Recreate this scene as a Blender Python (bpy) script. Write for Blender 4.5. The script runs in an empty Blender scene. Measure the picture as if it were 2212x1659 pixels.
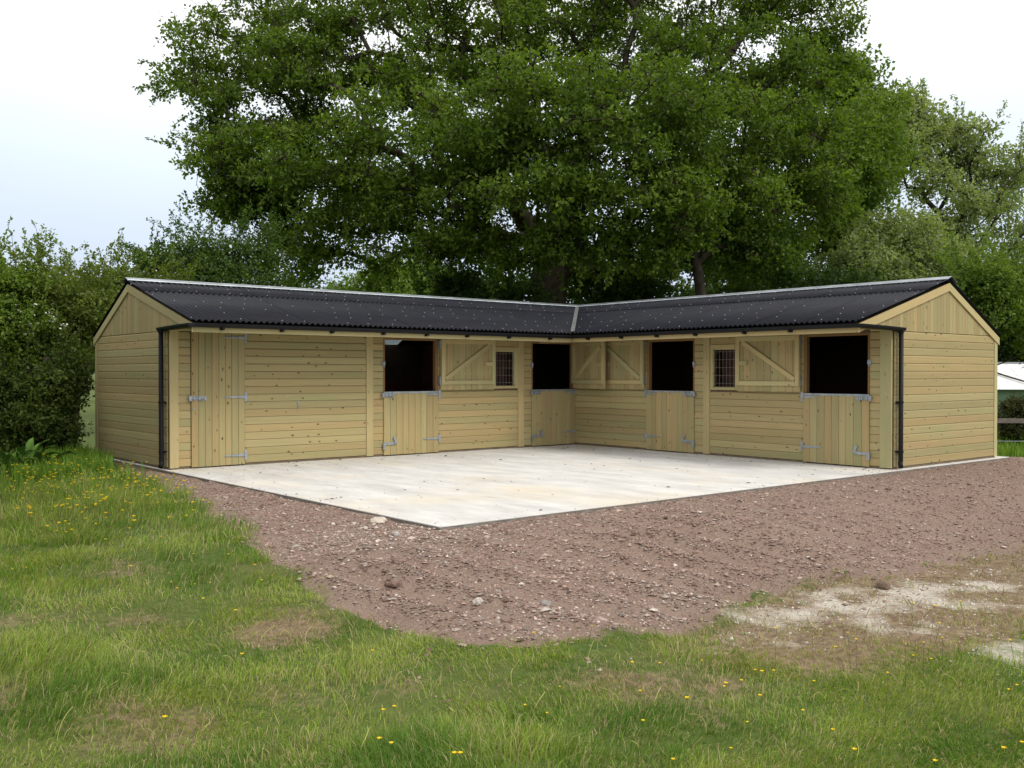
import bpy, math, random
import numpy as np
from mathutils import Matrix, Vector

rng = np.random.default_rng(7)
random.seed(7)
SC = bpy.context.scene
COL = SC.collection
R = math.radians

# ------------------------------------------------------------------ camera
CAM = np.array([-13.9586, -14.7405, 1.4634])
YAW, PITCH, FPX, IW, IH = 0.8761, -0.0112, 2127.48, 2212.0, 1659.0
cam = bpy.data.cameras.new('camera')
cam.lens = 36.0 * FPX / IW
cam.sensor_width = 36.0
cam.clip_start = 0.1
cam.clip_end = 5000
camo = bpy.data.objects.new('camera', cam)
COL.objects.link(camo)
camo.location = CAM
camo.rotation_euler = (math.pi / 2 + PITCH, 0, YAW - math.pi / 2)
SC.camera = camo

# ------------------------------------------------------------------ world: bright, thinly overcast sky
SUN_EL, SUN_AZ = R(50), R(-74)          # azimuth of the direction TO the sun, from +X counter-clockwise
world = bpy.data.worlds.new('World')
SC.world = world
world.use_nodes = True
wn, wl = world.node_tree.nodes, world.node_tree.links
wn.clear()
w_out = wn.new('ShaderNodeOutputWorld')
w_bg = wn.new('ShaderNodeBackground')
w_bg.inputs['Strength'].default_value = 0.1
sky = wn.new('ShaderNodeTexSky')
sky.sky_type = 'NISHITA'
sky.sun_disc = False
sky.sun_elevation = SUN_EL
sky.sun_rotation = math.pi / 2 - SUN_AZ
sky.air_density = 1.0
sky.dust_density = 2.5
tc = wn.new('ShaderNodeTexCoord')
sep = wn.new('ShaderNodeSeparateXYZ')
wl.new(tc.outputs['Generated'], sep.inputs[0])
cn = wn.new('ShaderNodeTexNoise')
cn.inputs['Scale'].default_value = 2.2
cn.inputs['Detail'].default_value = 4
wl.new(tc.outputs['Generated'], cn.inputs['Vector'])
ma = wn.new('ShaderNodeMath'); ma.operation = 'MULTIPLY_ADD'
ma.inputs[1].default_value = 0.10
wl.new(cn.outputs['Fac'], ma.inputs[0]); wl.new(sep.outputs['Z'], ma.inputs[2])
cr = wn.new('ShaderNodeValToRGB')
cr.color_ramp.elements[0].position = 0.12
cr.color_ramp.elements[0].color = (0.53, 0.61, 0.73, 1)
cr.color_ramp.elements[1].position = 0.38
cr.color_ramp.elements[1].color = (1.0, 1.0, 1.0, 1)
e = cr.color_ramp.elements.new(0.20); e.color = (0.62, 0.70, 0.81, 1)
e = cr.color_ramp.elements.new(0.28); e.color = (0.76, 0.83, 0.90, 1)
wl.new(ma.outputs[0], cr.inputs['Fac'])
cs = wn.new('ShaderNodeVectorMath'); cs.operation = 'SCALE'
cs.inputs['Scale'].default_value = 11.5
wl.new(cr.outputs['Color'], cs.inputs[0])
wm = wn.new('ShaderNodeMix'); wm.data_type = 'RGBA'
wm.inputs['Factor'].default_value = 0.88
wl.new(sky.outputs['Color'], wm.inputs['A'])
wl.new(cs.outputs['Vector'], wm.inputs['B'])
wl.new(wm.outputs['Result'], w_bg.inputs['Color'])
wl.new(w_bg.outputs[0], w_out.inputs[0])

sun = bpy.data.lights.new('sun', 'SUN')
sun.energy = 1.5
sun.angle = R(20)
sun.color = (1.0, 0.95, 0.86)
suno = bpy.data.objects.new('sun', sun)
COL.objects.link(suno)
sd = Vector((math.cos(SUN_AZ) * math.cos(SUN_EL), math.sin(SUN_AZ) * math.cos(SUN_EL), math.sin(SUN_EL)))
suno.rotation_euler = sd.to_track_quat('Z', 'Y').to_euler()
suno.location = (-10, -20, 30)

SC.view_settings.view_transform = 'Standard'
SC.view_settings.look = 'None'
SC.view_settings.gamma = 1
SC.view_settings.exposure = 0.25
SC.view_settings.use_curve_mapping = False
SC.cycles.max_bounces = 6
SC.cycles.diffuse_bounces = 3
SC.cycles.glossy_bounces = 2
SC.cycles.transmission_bounces = 3
SC.cycles.transparent_max_bounces = 6

# ------------------------------------------------------------------ helpers
_f = np.array([math.cos(YAW) * math.cos(PITCH), math.sin(YAW) * math.cos(PITCH), math.sin(PITCH)])
_r = np.array([math.sin(YAW), -math.cos(YAW), 0.0])
_u = np.cross(_r, _f)
def at(px, py, depth):
    """world point seen at photograph position (2212 wide) at a distance in metres"""
    return CAM + depth * (_f + _r * (px - IW / 2) / FPX + _u * (IH / 2 - py) / FPX)

_frame = {}
def tag(o, label=None, cat=None, group=None, kind=None):
    if label: o['label'] = label
    if cat: o['category'] = cat
    if group: o['group'] = group
    if kind: o['kind'] = kind
    return o

def empty(name, loc=(0, 0, 0), parent=None):
    o = bpy.data.objects.new(name, None)
    COL.objects.link(o)
    o.location = loc
    o.empty_display_size = 0.2
    if parent: o.parent = parent
    return o

def link(name, me, parent=None, mat=None, M=None):
    o = bpy.data.objects.new(name, me)
    COL.objects.link(o)
    if mat and not me.materials: me.materials.append(mat)
    if parent: o.parent = parent
    if M is not None:
        # M is given in the frame of the nearest Empty above, so undo the frame of a mesh parent
        pm = _frame.get(parent.name) if parent else None
        o.matrix_basis = pm.inverted() @ M if pm is not None else M
        _frame[o.name] = M
    return o

def np_mesh(name, V, faces, cols=None, smooth=False):
    """faces: list of (F,n) integer arrays"""
    me = bpy.data.meshes.new(name)
    V = np.asarray(V, dtype=np.float32)
    me.vertices.add(len(V))
    me.vertices.foreach_set('co', V.ravel())
    loops = np.concatenate([np.asarray(f, dtype=np.int32).ravel() for f in faces])
    cnt = np.concatenate([np.full(len(f), np.asarray(f).shape[1], dtype=np.int32) for f in faces])
    st = np.concatenate([[0], np.cumsum(cnt)[:-1]]).astype(np.int32)
    me.loops.add(len(loops)); me.loops.foreach_set('vertex_index', loops)
    me.polygons.add(len(cnt)); me.polygons.foreach_set('loop_start', st); me.polygons.foreach_set('loop_total', cnt)
    if cols is not None:
        a = me.color_attributes.new('Col', 'FLOAT_COLOR', 'POINT')
        c = np.ones((len(V), 4), dtype=np.float32); c[:, :3] = cols
        a.data.foreach_set('color', c.ravel())
    me.polygons.foreach_set('use_smooth', np.full(len(cnt), bool(smooth)))
    me.update(calc_edges=True)
    me.validate()
    return me

class MB:
    """collects simple solids into one mesh"""
    def __init__(s): s.v = []; s.f = []
    def box(s, x0, x1, y0, y1, z0, z1):
        b = len(s.v)
        s.v += [(x0,y0,z0),(x1,y0,z0),(x1,y1,z0),(x0,y1,z0),(x0,y0,z1),(x1,y0,z1),(x1,y1,z1),(x0,y1,z1)]
        s.f += [(b,b+3,b+2,b+1),(b+4,b+5,b+6,b+7),(b,b+1,b+5,b+4),(b+1,b+2,b+6,b+5),(b+2,b+3,b+7,b+6),(b+3,b,b+4,b+7)]
        return s
    def poly(s, pts, y0, y1):
        """outline in (x,z), counter-clockwise seen from -y, extruded y0..y1 (y0 in front)"""
        b = len(s.v); n = len(pts)
        s.v += [(x, y0, z) for x, z in pts] + [(x, y1, z) for x, z in pts]
        s.f.append(tuple(range(b, b + n))); s.f.append(tuple(range(b + 2*n - 1, b + n - 1, -1)))
        for i in range(n):
            j = (i + 1) % n
            s.f.append((b + i, b + n + i, b + n + j, b + j))
        return s
    def tube(s, pts, rad, n=8, caps=True):
        pts = [Vector(p) for p in pts]
        rad = rad if isinstance(rad, (list, tuple)) else [rad] * len(pts)
        b = len(s.v)
        up = None
        for i, p in enumerate(pts):
            d = (pts[min(i+1, len(pts)-1)] - pts[max(i-1, 0)]).normalized()
            if up is None:
                up = d.orthogonal().normalized()
            up = (up - d * up.dot(d)).normalized()
            w = d.cross(up)
            for k in range(n):
                a = 2 * math.pi * k / n
                s.v.append(tuple(p + (up * math.cos(a) + w * math.sin(a)) * rad[i]))
        for i in range(len(pts) - 1):
            for k in range(n):
                k2 = (k + 1) % n
                s.f.append((b+i*n+k, b+i*n+k2, b+(i+1)*n+k2, b+(i+1)*n+k))
        if caps:
            s.f.append(tuple(range(b + n - 1, b - 1, -1)))
            e = b + (len(pts) - 1) * n
            s.f.append(tuple(range(e, e + n)))
        return s
    def mesh(s, name='mesh', smooth=False):
        me = bpy.data.meshes.new(name)
        me.from_pydata([tuple(v) for v in s.v], [], s.f)
        if smooth:
            for p in me.polygons: p.use_smooth = True
        me.update()
        return me
    def build(s, name, mat, parent=None, M=None, smooth=False):
        return link(name, s.mesh(name, smooth), parent, mat, M)

def vnoise(x, y, seed=0):
    """smooth value noise in [0,1]"""
    xi = np.floor(x).astype(np.int64); yi = np.floor(y).astype(np.int64)
    fx = x - xi; fy = y - yi
    fx = fx * fx * (3 - 2 * fx); fy = fy * fy * (3 - 2 * fy)
    def hsh(a, b):
        n = (a * 374761393 + b * 668265263 + seed * 974711) & 0x7fffffff
        n = ((n ^ (n >> 13)) * 1274126177) & 0x7fffffff
        return ((n ^ (n >> 16)) & 0xffff) / 65535.0
    return (hsh(xi, yi) * (1-fx) + hsh(xi+1, yi) * fx) * (1-fy) + (hsh(xi, yi+1) * (1-fx) + hsh(xi+1, yi+1) * fx) * fy
def fbm(x, y, seed=0, o=3):
    t = 0; a = .5; s = 0
    for i in range(o):
        t = t + a * vnoise(x * 2**i, y * 2**i, seed + i); s += a; a *= .5
    return t / s
def sstep(a, b, x):
    t = np.clip((x - a) / (b - a), 0, 1); return t * t * (3 - 2 * t)

# ------------------------------------------------------------------ materials
def mat_new(name):
    m = bpy.data.materials.new(name); m.use_nodes = True
    nt = m.node_tree
    return m, nt.nodes, nt.links, nt.nodes['Principled BSDF']
def N(ns, t, **kw):
    n = ns.new(t)
    for k, v in kw.items():
        if k in n.inputs: n.inputs[k].default_value = v
        else: setattr(n, k, v)
    return n
def mixc(ns, ls, fac, a, b, mode='MIX'):
    n = ns.new('ShaderNodeMix'); n.data_type = 'RGBA'; n.blend_type = mode
    for key, v in (('Factor', fac), ('A', a), ('B', b)):
        if hasattr(v, 'is_linked'): ls.new(v, n.inputs[key])
        elif key == 'Factor': n.inputs[key].default_value = v
        else: n.inputs[key].default_value = (*v, 1)
    return n.outputs['Result']
def ramp(ns, ls, src, stops):
    n = ns.new('ShaderNodeValToRGB'); el = n.color_ramp.elements
    while len(el) < len(stops): el.new(0.5)
    for e_, (p, c) in zip(el, stops):
        e_.position = p; e_.color = (c, c, c, 1) if isinstance(c, (int, float)) else (*c, 1)
    ls.new(src, n.inputs['Fac'])
    return n.outputs['Color']
def mth(ns, ls, op, a, b=None):
    n = ns.new('ShaderNodeMath'); n.operation = op
    for i, v in enumerate((a, b)):
        if v is None: continue
        if hasattr(v, 'is_linked'): ls.new(v, n.inputs[i])
        else: n.inputs[i].default_value = v
    return n.outputs[0]

def wood(name, light=(0.480, 0.385, 0.200), dark=(0.335, 0.258, 0.125), knots=1.0, green=0.38):
    m, ns, ls, bs = mat_new(name)
    tcn = N(ns, 'ShaderNodeTexCoord'); oi = N(ns, 'ShaderNodeObjectInfo')
    mul = N(ns, 'ShaderNodeVectorMath', operation='SCALE'); mul.inputs[0].default_value = (37.3, 11.7, 23.9)
    ls.new(oi.outputs['Random'], mul.inputs['Scale'])
    add = N(ns, 'ShaderNodeVectorMath', operation='ADD')
    ls.new(tcn.outputs['Object'], add.inputs[0]); ls.new(mul.outputs[0], add.inputs[1])
    def mapped(sx, sy, sz):
        mp = N(ns, 'ShaderNodeMapping'); mp.inputs['Scale'].default_value = (sx, sy, sz)
        ls.new(add.outputs[0], mp.inputs['Vector']); return mp.outputs[0]
    g1 = N(ns, 'ShaderNodeTexNoise', Scale=1.0, Detail=4.0, Roughness=0.6, Distortion=0.6)
    ls.new(mapped(1.3, 60, 60), g1.inputs['Vector'])
    g2 = N(ns, 'ShaderNodeTexNoise', Scale=1.0, Detail=3.0)
    ls.new(mapped(0.8, 2.2, 2.2), g2.inputs['Vector'])
    c = mixc(ns, ls, ramp(ns, ls, g1.outputs['Fac'], [(0.25, 0.15), (0.75, 0.75)]), light, dark)
    # preservative tint, some boards greener, some redder
    gf = ramp(ns, ls, g2.outputs['Fac'], [(0.50, 0.0), (0.72, green)])
    c = mixc(ns, ls, gf, c, (0.30, 0.325, 0.150))
    wn_ = N(ns, 'ShaderNodeTexWhiteNoise', noise_dimensions='1D'); ls.new(oi.outputs['Random'], wn_.inputs['W'])
    tint = mixc(ns, ls, wn_.outputs['Value'], (1.07, 0.97, 0.88), (0.94, 1.04, 1.0))
    c = mixc(ns, ls, 0.75, c, tint, 'MULTIPLY')
    val = ramp(ns, ls, oi.outputs['Random'], [(0.0, 0.87), (1.0, 1.08)])
    c = mixc(ns, ls, 1.0, c, val, 'MULTIPLY')
    # knots
    vo = N(ns, 'ShaderNodeTexVoronoi', Scale=1.0); vo.voronoi_dimensions = '2D'
    sx_ = N(ns, 'ShaderNodeSeparateXYZ'); cx_ = N(ns, 'ShaderNodeCombineXYZ')
    ls.new(mapped(3.6, 1.0, 7.0), sx_.inputs[0]); ls.new(sx_.outputs[0], cx_.inputs[0]); ls.new(sx_.outputs[2], cx_.inputs[1])
    kd = N(ns, 'ShaderNodeTexNoise', Scale=1.0, Detail=2.0); ls.new(mapped(24, 1, 40), kd.inputs['Vector'])
    kv = N(ns, 'ShaderNodeVectorMath', operation='MULTIPLY_ADD'); kv.inputs[1].default_value = (.12, .12, 0)
    ls.new(kd.outputs['Color'], kv.inputs[0]); ls.new(cx_.outputs[0], kv.inputs[2])
    ls.new(kv.outputs[0], vo.inputs['Vector'])
    sc_ = N(ns, 'ShaderNodeSeparateColor'); ls.new(vo.outputs['Color'], sc_.inputs[0])
    some = mth(ns, ls, 'GREATER_THAN', sc_.outputs[0], 0.48)
    size = mth(ns, ls, 'MULTIPLY_ADD', sc_.outputs[1], 0.085); size.node.inputs[2].default_value = 0.030
    k = mth(ns, ls, 'SUBTRACT', size, vo.outputs['Distance'])
    k = mth(ns, ls, 'MULTIPLY', k, 18.0); k.node.use_clamp = True
    k = mth(ns, ls, 'MULTIPLY', k, some)
    k = mth(ns, ls, 'MULTIPLY', k, knots)
    c = mixc(ns, ls, k, c, (0.095, 0.056, 0.022))
    ls.new(c, bs.inputs['Base Color'])
    bs.inputs['Roughness'].default_value = 0.78
    bs.inputs['Specular IOR Level'].default_value = 0.25
    bp = N(ns, 'ShaderNodeBump', Strength=0.25, Distance=0.004)
    ls.new(g1.outputs['Fac'], bp.inputs['Height']); ls.new(bp.outputs[0], bs.inputs['Normal'])
    return m

def plain(name, col, rough=0.6, metal=0.0, var=0.12, scale=6.0, bump=0.0, spec=0.5):
    m, ns, ls, bs = mat_new(name)
    tcn = N(ns, 'ShaderNodeTexCoord')
    nz = N(ns, 'ShaderNodeTexNoise', Scale=scale, Detail=5.0)
    ls.new(tcn.outputs['Object'], nz.inputs['Vector'])
    v_ = ramp(ns, ls, nz.outputs['Fac'], [(0.3, 1 - var), (0.7, 1 + var)])
    ls.new(mixc(ns, ls, 1.0, col, v_, 'MULTIPLY'), bs.inputs['Base Color'])
    bs.inputs['Roughness'].default_value = rough
    bs.inputs['Metallic'].default_value = metal
    bs.inputs['Specular IOR Level'].default_value = spec
    if bump:
        bp = N(ns, 'ShaderNodeBump', Strength=bump, Distance=0.02)
        ls.new(nz.outputs['Fac'], bp.inputs['Height']); ls.new(bp.outputs[0], bs.inputs['Normal'])
    return m

def vcol(name, rough=0.8, trans=0.0, spec=0.3, gain=(1, 1, 1)):
    m, ns, ls, bs = mat_new(name)
    a = N(ns, 'ShaderNodeAttribute', attribute_name='Col')
    c = mixc(ns, ls, 1.0, a.outputs['Color'], gain, 'MULTIPLY')
    ls.new(c, bs.inputs['Base Color'])
    bs.inputs['Roughness'].default_value = rough
    bs.inputs['Specular IOR Level'].default_value = spec
    if trans:
        t = N(ns, 'ShaderNodeBsdfTranslucent')
        c2 = mixc(ns, ls, 1.0, c, (1.35, 1.42, 0.40), 'MULTIPLY')
        ls.new(c2, t.inputs['Color'])
        mx = N(ns, 'ShaderNodeMixShader'); mx.inputs[0].default_value = trans
        ls.new(bs.outputs[0], mx.inputs[1]); ls.new(t.outputs[0], mx.inputs[2])
        ls.new(mx.outputs[0], ns['Material Output'].inputs['Surface'])
    return m

M_WOOD = wood('treated_pine')
M_TRIM = wood('treated_pine_trim', (0.55, 0.455, 0.245), (0.43, 0.345, 0.175), 0.5, 0.3)
M_JAMB = wood('brown_framing', (0.30, 0.17, 0.075), (0.21, 0.11, 0.045), 0.4, 0.0)
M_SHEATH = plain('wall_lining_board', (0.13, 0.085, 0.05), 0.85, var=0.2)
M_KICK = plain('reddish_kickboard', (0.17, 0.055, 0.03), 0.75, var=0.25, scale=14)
M_SOLE = plain('dark_sole_plate', (0.16, 0.12, 0.075), 0.85, var=0.25)
M_BITUMEN = plain('black_bitumen_sheet', (0.0085, 0.009, 0.0155), 0.62, var=0.3, scale=3.0, spec=0.22)
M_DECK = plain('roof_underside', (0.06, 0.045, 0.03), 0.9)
M_GALV = plain('galvanised_steel', (0.36, 0.39, 0.42), 0.55, metal=0.55, var=0.22, scale=14)
M_RIDGE = plain('bright_ridge_steel', (0.44, 0.47, 0.49), 0.36, metal=0.9, var=0.2, scale=4)
M_VALLEY = plain('dull_valley_metal', (0.12, 0.125, 0.125), 0.8, metal=0.2, var=0.35, scale=16)
M_PVC = plain('black_plastic', (0.008, 0.008, 0.009), 0.5, var=0.1, spec=0.2)
M_CAPS = plain('pale_fixing_caps', (0.34, 0.355, 0.39), 0.5, metal=0.2)
M_CLEAR, _n, _l, _b = mat_new('clear_corrugated_plastic')
_t = N(_n, 'ShaderNodeBsdfTranslucent'); _t.inputs['Color'].default_value = (.75, .80, .84, 1)
_b.inputs['Base Color'].default_value = (.6, .64, .67, 1); _b.inputs['Roughness'].default_value = .4
_m = N(_n, 'ShaderNodeMixShader'); _m.inputs[0].default_value = .7
_l.new(_b.outputs[0], _m.inputs[1]); _l.new(_t.outputs[0], _m.inputs[2]); _l.new(_m.outputs[0], _n['Material Output'].inputs['Surface'])
M_LEAF = vcol('leaves', 0.55, 0.42, 0.3)
M_BLOSSOM = plain('hawthorn_blossom', (0.72, 0.72, 0.62), 0.8)
M_BARK = plain('bark', (0.055, 0.045, 0.034), 0.95, var=0.45, scale=5, bump=0.8, spec=0.1)
M_GRASS = vcol('grass_blades', 0.65, 0.30, 0.25)
M_STONE = vcol('gravel_stones', 0.9, 0.0, 0.2)
M_PETAL = vcol('petals', 0.5, 0.25, 0.3)
M_LITTER = vcol('litter', 0.9, 0.0, 0.1)

# ------------------------------------------------------------------ terrain
L1, L2, DEP = 8.42, 6.98, 3.42
HE, HR, HRE, OV, RW = 2.216, 2.951, 2.107, 0.985, 1.69
WTOP = 2.10
SX0, SY0, SX1, SY1 = -L1 - 0.07, -L2 - 0.12, DEP + 0.28, DEP + 0.25   # slab

GP = np.array([(-8.40, 3.6), (-8.72, 2.4), (-9.05, -1.2), (-9.40, -3.2), (-9.62, -4.3), (-9.72, -4.8), (-10.1, -6.2), (-10.2, -7.4),
               (-10.45, -8.0), (-10.36, -8.76), (-10.25, -9.3), (-10.14, -9.7), (-9.4, -10.1), (-8.65, -10.35), (-8.1, -10.1),
               (-7.0, -10.0), (-5.7, -10.15), (-3.7, -10.2), (-1.75, -10.3), (1.0, -10.4), (4.6, -10.2), (5.0, -7.0), (3.4, -6.5), (3.4, 3.6)])
def poly_sd(x, y, P):
    """signed distance, positive inside"""
    x = np.asarray(x, float); y = np.asarray(y, float)
    d = np.full(x.shape, 1e9); ins = np.zeros(x.shape, bool)
    n = len(P)
    for i in range(n):
        ax, ay = P[i]; bx, by = P[(i + 1) % n]
        ex, ey = bx - ax, by - ay
        t = np.clip(((x - ax) * ex + (y - ay) * ey) / (ex * ex + ey * ey), 0, 1)
        d = np.minimum(d, np.hypot(x - ax - t * ex, y - ay - t * ey))
        c = ((ay > y) != (by > y)) & (x < (bx - ax) * (y - ay) / (by - ay + 1e-12) + ax)
        ins ^= c
    return np.where(ins, d, -d)
def gravel_sd(x, y):
    return poly_sd(x, y, GP) + 0.42 * (fbm(x * 1.7, y * 1.7, 11) - .5) + 0.25 * (fbm(x * 6, y * 6, 12) - .5)
def height(x, y):
    x = np.asarray(x, float); y = np.asarray(y, float)
    dx = np.maximum(np.maximum(SX0 - x, x - SX1), 0); dy = np.maximum(np.maximum(SY0 - y, y - SY1), 0)
    d = np.hypot(dx, dy)
    w = np.where(y > 0, 0, dy / (dx + dy + 1e-9))
    drop = .14 + .19 * w
    h = -.038 - drop * sstep(.05, 3.35, d)
    h = h - .42 * sstep(0.0, 5.0, x - SX1 - .2) * sstep(-14, -7, y)
    h = np.minimum(h + .055 * (fbm(x * 2.6, y * 2.6, 15) - .42) * np.exp(-d / .35), -.003)
    amp = sstep(0.05, 1.2, d)
    h = h + amp * (0.10 * (fbm(x * .5, y * .5, 3) - .5) + 0.05 * (fbm(x * 2.2, y * 2.2, 5) - .5))
    # rake / bucket marks running down the bank, and clumpy gravel
    g = sstep(0.05, 0.5, d) * (poly_sd(x, y, GP) > 0)
    ph = (x * 0.93 + y * 0.25) * 2 * math.pi / 0.55 + 2.5 * fbm(x * .8, y * .8, 21)
    h = h + g * sstep(.3, 1.0, d) * (0.034 * np.sin(ph) * fbm(x * .6, y * .6, 8) * 2 * (y < -7.4) + 0.04 * (fbm(x * 4, y * 4, 9) - .5))
    far = np.hypot(x + 9, y + 8)
    h = h + 2.2 * sstep(60, 400, far) * fbm(x * .01, y * .01, 31)
    inside = (d <= 0.0)
    return np.where(inside, -.12, h)

def axis(lo, hi, step, far):
    a = list(np.arange(lo, hi, step))
    s = step; p = lo; q = a[-1]; A = []; B = []
    while p > -far: s *= 1.28; p -= s; A.append(p)
    s = step
    while q < far: s *= 1.28; q += s; B.append(q)
    return np.array(A[::-1] + a + B)
gx = axis(-15.0, 5.0, 0.10, 1500); gy = axis(-15.0, 5.0, 0.10, 1500)
GX, GY = np.meshgrid(gx, gy, indexing='ij')
GZ = height(GX, GY)
sdg = gravel_sd(GX, GY)
def dry_mask(x, y):
    a = np.exp(-(((x + 4.6) / 4.3) ** 2 + ((y + 10.85) / 1.05) ** 2) ** 2)
    b = 0
    for cx_, cy_, r_ in ((-11.7, -8.15, .42), (-10.85, -8.6, .26), (-11.45, -9.9, .30), (-10.95, -10.1, .26), (-11.1, -8.9, .3), (-12.3, -7.6, .3), (-9.9, -11.5, .25), (-11.9,-10.6,.22)):
        b = b + np.exp(-((x - cx_) ** 2 + (y - cy_) ** 2) / r_ ** 2)
    a = a * 1.5
    b = b * .38 + 0.5 * sstep(.60, .76, fbm(x * .9, y * .9, 77)) * np.exp(-((x + 11) ** 2 + (y + 10) ** 2) / 60)
    return np.clip((a + b) * (.35 + 1.3 * fbm(x * 4.5, y * 4.5, 78)), 0, 1)
CHALK = ((-7.85, -10.36, .28, .13), (-7.45, -10.22, .30, .12), (-7.05, -10.30, .25, .10), (-6.95, -10.70, .30, .15), (-6.55, -10.78, .26, .16), (-7.38, -11.05, .22, .15),
         (-7.15, -11.25, .22, .08), (-6.05, -10.55, .30, .12), (-5.6, -10.75, .32, .12), (-5.3, -11.0, .3, .10), (-7.38, -11.95, .30, .10), (-8.45, -10.62, .18, .08),
         (-6.2, -11.3, .3, .08), (-8.2, -10.85, .16, .07), (-4.8, -10.6, .4, .09), (-8.9, -10.75, .12, .05), (-6.4, -10.35, .25, .09))
def chalk_mask(x, y):
    c = 0
    for cx_, cy_, a_, b_ in CHALK:
        q_ = np.sin(cx_ * 7 + cy_ * 3); u = (x - cx_) * math.cos(q_) + (y - cy_) * math.sin(q_); v = -(x - cx_) * math.sin(q_) + (y - cy_) * math.cos(q_)
        c = c + 1.6 * np.exp(-((u / (a_ * 1.25)) ** 2 + (v / (b_ * 2.2)) ** 2))
    return np.clip(c * .5 * (2.8 * fbm(x * 4.5, y * 4.5, 41, 5) ** 2.2), 0, 1)
cols = np.stack([sstep(-.15, .15, sdg), chalk_mask(GX, GY), dry_mask(GX, GY)], -1).reshape(-1, 3)
nx, ny = GX.shape
idx = np.arange(nx * ny).reshape(nx, ny)
quads = np.stack([idx[:-1, :-1], idx[1:, :-1], idx[1:, 1:], idx[:-1, 1:]], -1).reshape(-1, 4)
me = np_mesh('ground', np.stack([GX, GY, GZ], -1).reshape(-1, 3), [quads], cols, smooth=True)

def ground_mat():
    m, ns, ls, bs = mat_new('field_ground')
    a = N(ns, 'ShaderNodeAttribute', attribute_name='Col')
    s = N(ns, 'ShaderNodeSeparateColor'); ls.new(a.outputs['Color'], s.inputs[0])
    geo = N(ns, 'ShaderNodeNewGeometry')
    def nz(scale, det=5, rough=.6):
        n = N(ns, 'ShaderNodeTexNoise', Scale=scale, Detail=float(det), Roughness=rough)
        ls.new(geo.outputs['Position'], n.inputs['Vector']); return n.outputs['Fac']
    n1, n2, n3 = nz(1.3), nz(14, 6, .7), nz(60, 4)
    turf = mixc(ns, ls, ramp(ns, ls, n2, [(.35, 0.), (.65, 1.)]), (0.052, 0.090, 0.016), (0.115, 0.145, 0.035))
    turf = mixc(ns, ls, ramp(ns, ls, n1, [(.45, 0.), (.7, .6)]), turf, (0.13, 0.125, 0.045))
    soil = mixc(ns, ls, ramp(ns, ls, n2, [(.35, 0.), (.65, 1.)]), (0.13, 0.085, 0.055), (0.27, 0.20, 0.125))
    f = mth(ns, ls, 'ADD', s.outputs[2], mth(ns, ls, 'MULTIPLY', mth(ns, ls, 'SUBTRACT', n2, .5), .9))
    c = mixc(ns, ls, ramp(ns, ls, f, [(.25, 0.), (.6, 1.)]), turf, soil)
    grit = mixc(ns, ls, ramp(ns, ls, n3, [(.3, 0.), (.7, 1.)]), (0.135, 0.088, 0.068), (0.31, 0.225, 0.178))  # base darker than the stones, painting shadow into their gaps
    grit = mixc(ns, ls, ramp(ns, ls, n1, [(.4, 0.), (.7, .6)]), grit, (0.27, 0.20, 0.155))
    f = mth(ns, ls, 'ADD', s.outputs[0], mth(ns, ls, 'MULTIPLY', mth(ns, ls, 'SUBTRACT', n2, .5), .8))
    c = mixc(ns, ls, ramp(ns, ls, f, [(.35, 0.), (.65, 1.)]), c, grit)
    f = mth(ns, ls, 'ADD', s.outputs[1], mth(ns, ls, 'MULTIPLY', mth(ns, ls, 'SUBTRACT', n2, .5), .9))
    c = mixc(ns, ls, ramp(ns, ls, f, [(.20, 0.), (.90, .75)]), c, (0.56, 0.515, 0.43))
    ls.new(c, bs.inputs['Base Color'])
    bs.inputs['Roughness'].default_value = 0.95
    bs.inputs['Specular IOR Level'].default_value = 0.15
    bp = N(ns, 'ShaderNodeBump', Strength=0.6, Distance=0.03)
    ls.new(n2, bp.inputs['Height']); ls.new(bp.outputs[0], bs.inputs['Normal'])
    return m
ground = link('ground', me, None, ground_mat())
tag(ground, 'rough field of turf and soil running round the yard', None, None, 'structure')

# far hill on the left horizon
hx = []; n = 60
c0 = at(250, 805, 900)
for i in range(n + 1):
    t = i / n
    p = at(-900 + 2600 * t, 805, 900)
    top = 14 + 52 * math.exp(-((t - .42) / .26) ** 2) + 7 * math.sin(t * 17) + 4 * math.sin(t * 41)
    hx.append((p, top))
V = []; F = []
fw2 = np.array([math.cos(YAW), math.sin(YAW), 0])
for p, top in hx:
    V += [(p[0], p[1], -3), (*(p + fw2 * 90)[:2], top * .8), (*(p + fw2 * 170)[:2], top), (*(p + fw2 * 500)[:2], -3)]
for i in range(n):
    for k in range(3): F.append((i*4+k, i*4+4+k, i*4+5+k, i*4+1+k))
me = np_mesh('hill', np.array(V), [np.array(F)], smooth=True)
tag(link('hill', me, None, plain('far_wooded_hill', (0.05, 0.085, 0.07), 1.0, var=.5, scale=.05)), 'low wooded hill on the far left horizon', None, None, 'structure')

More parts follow.
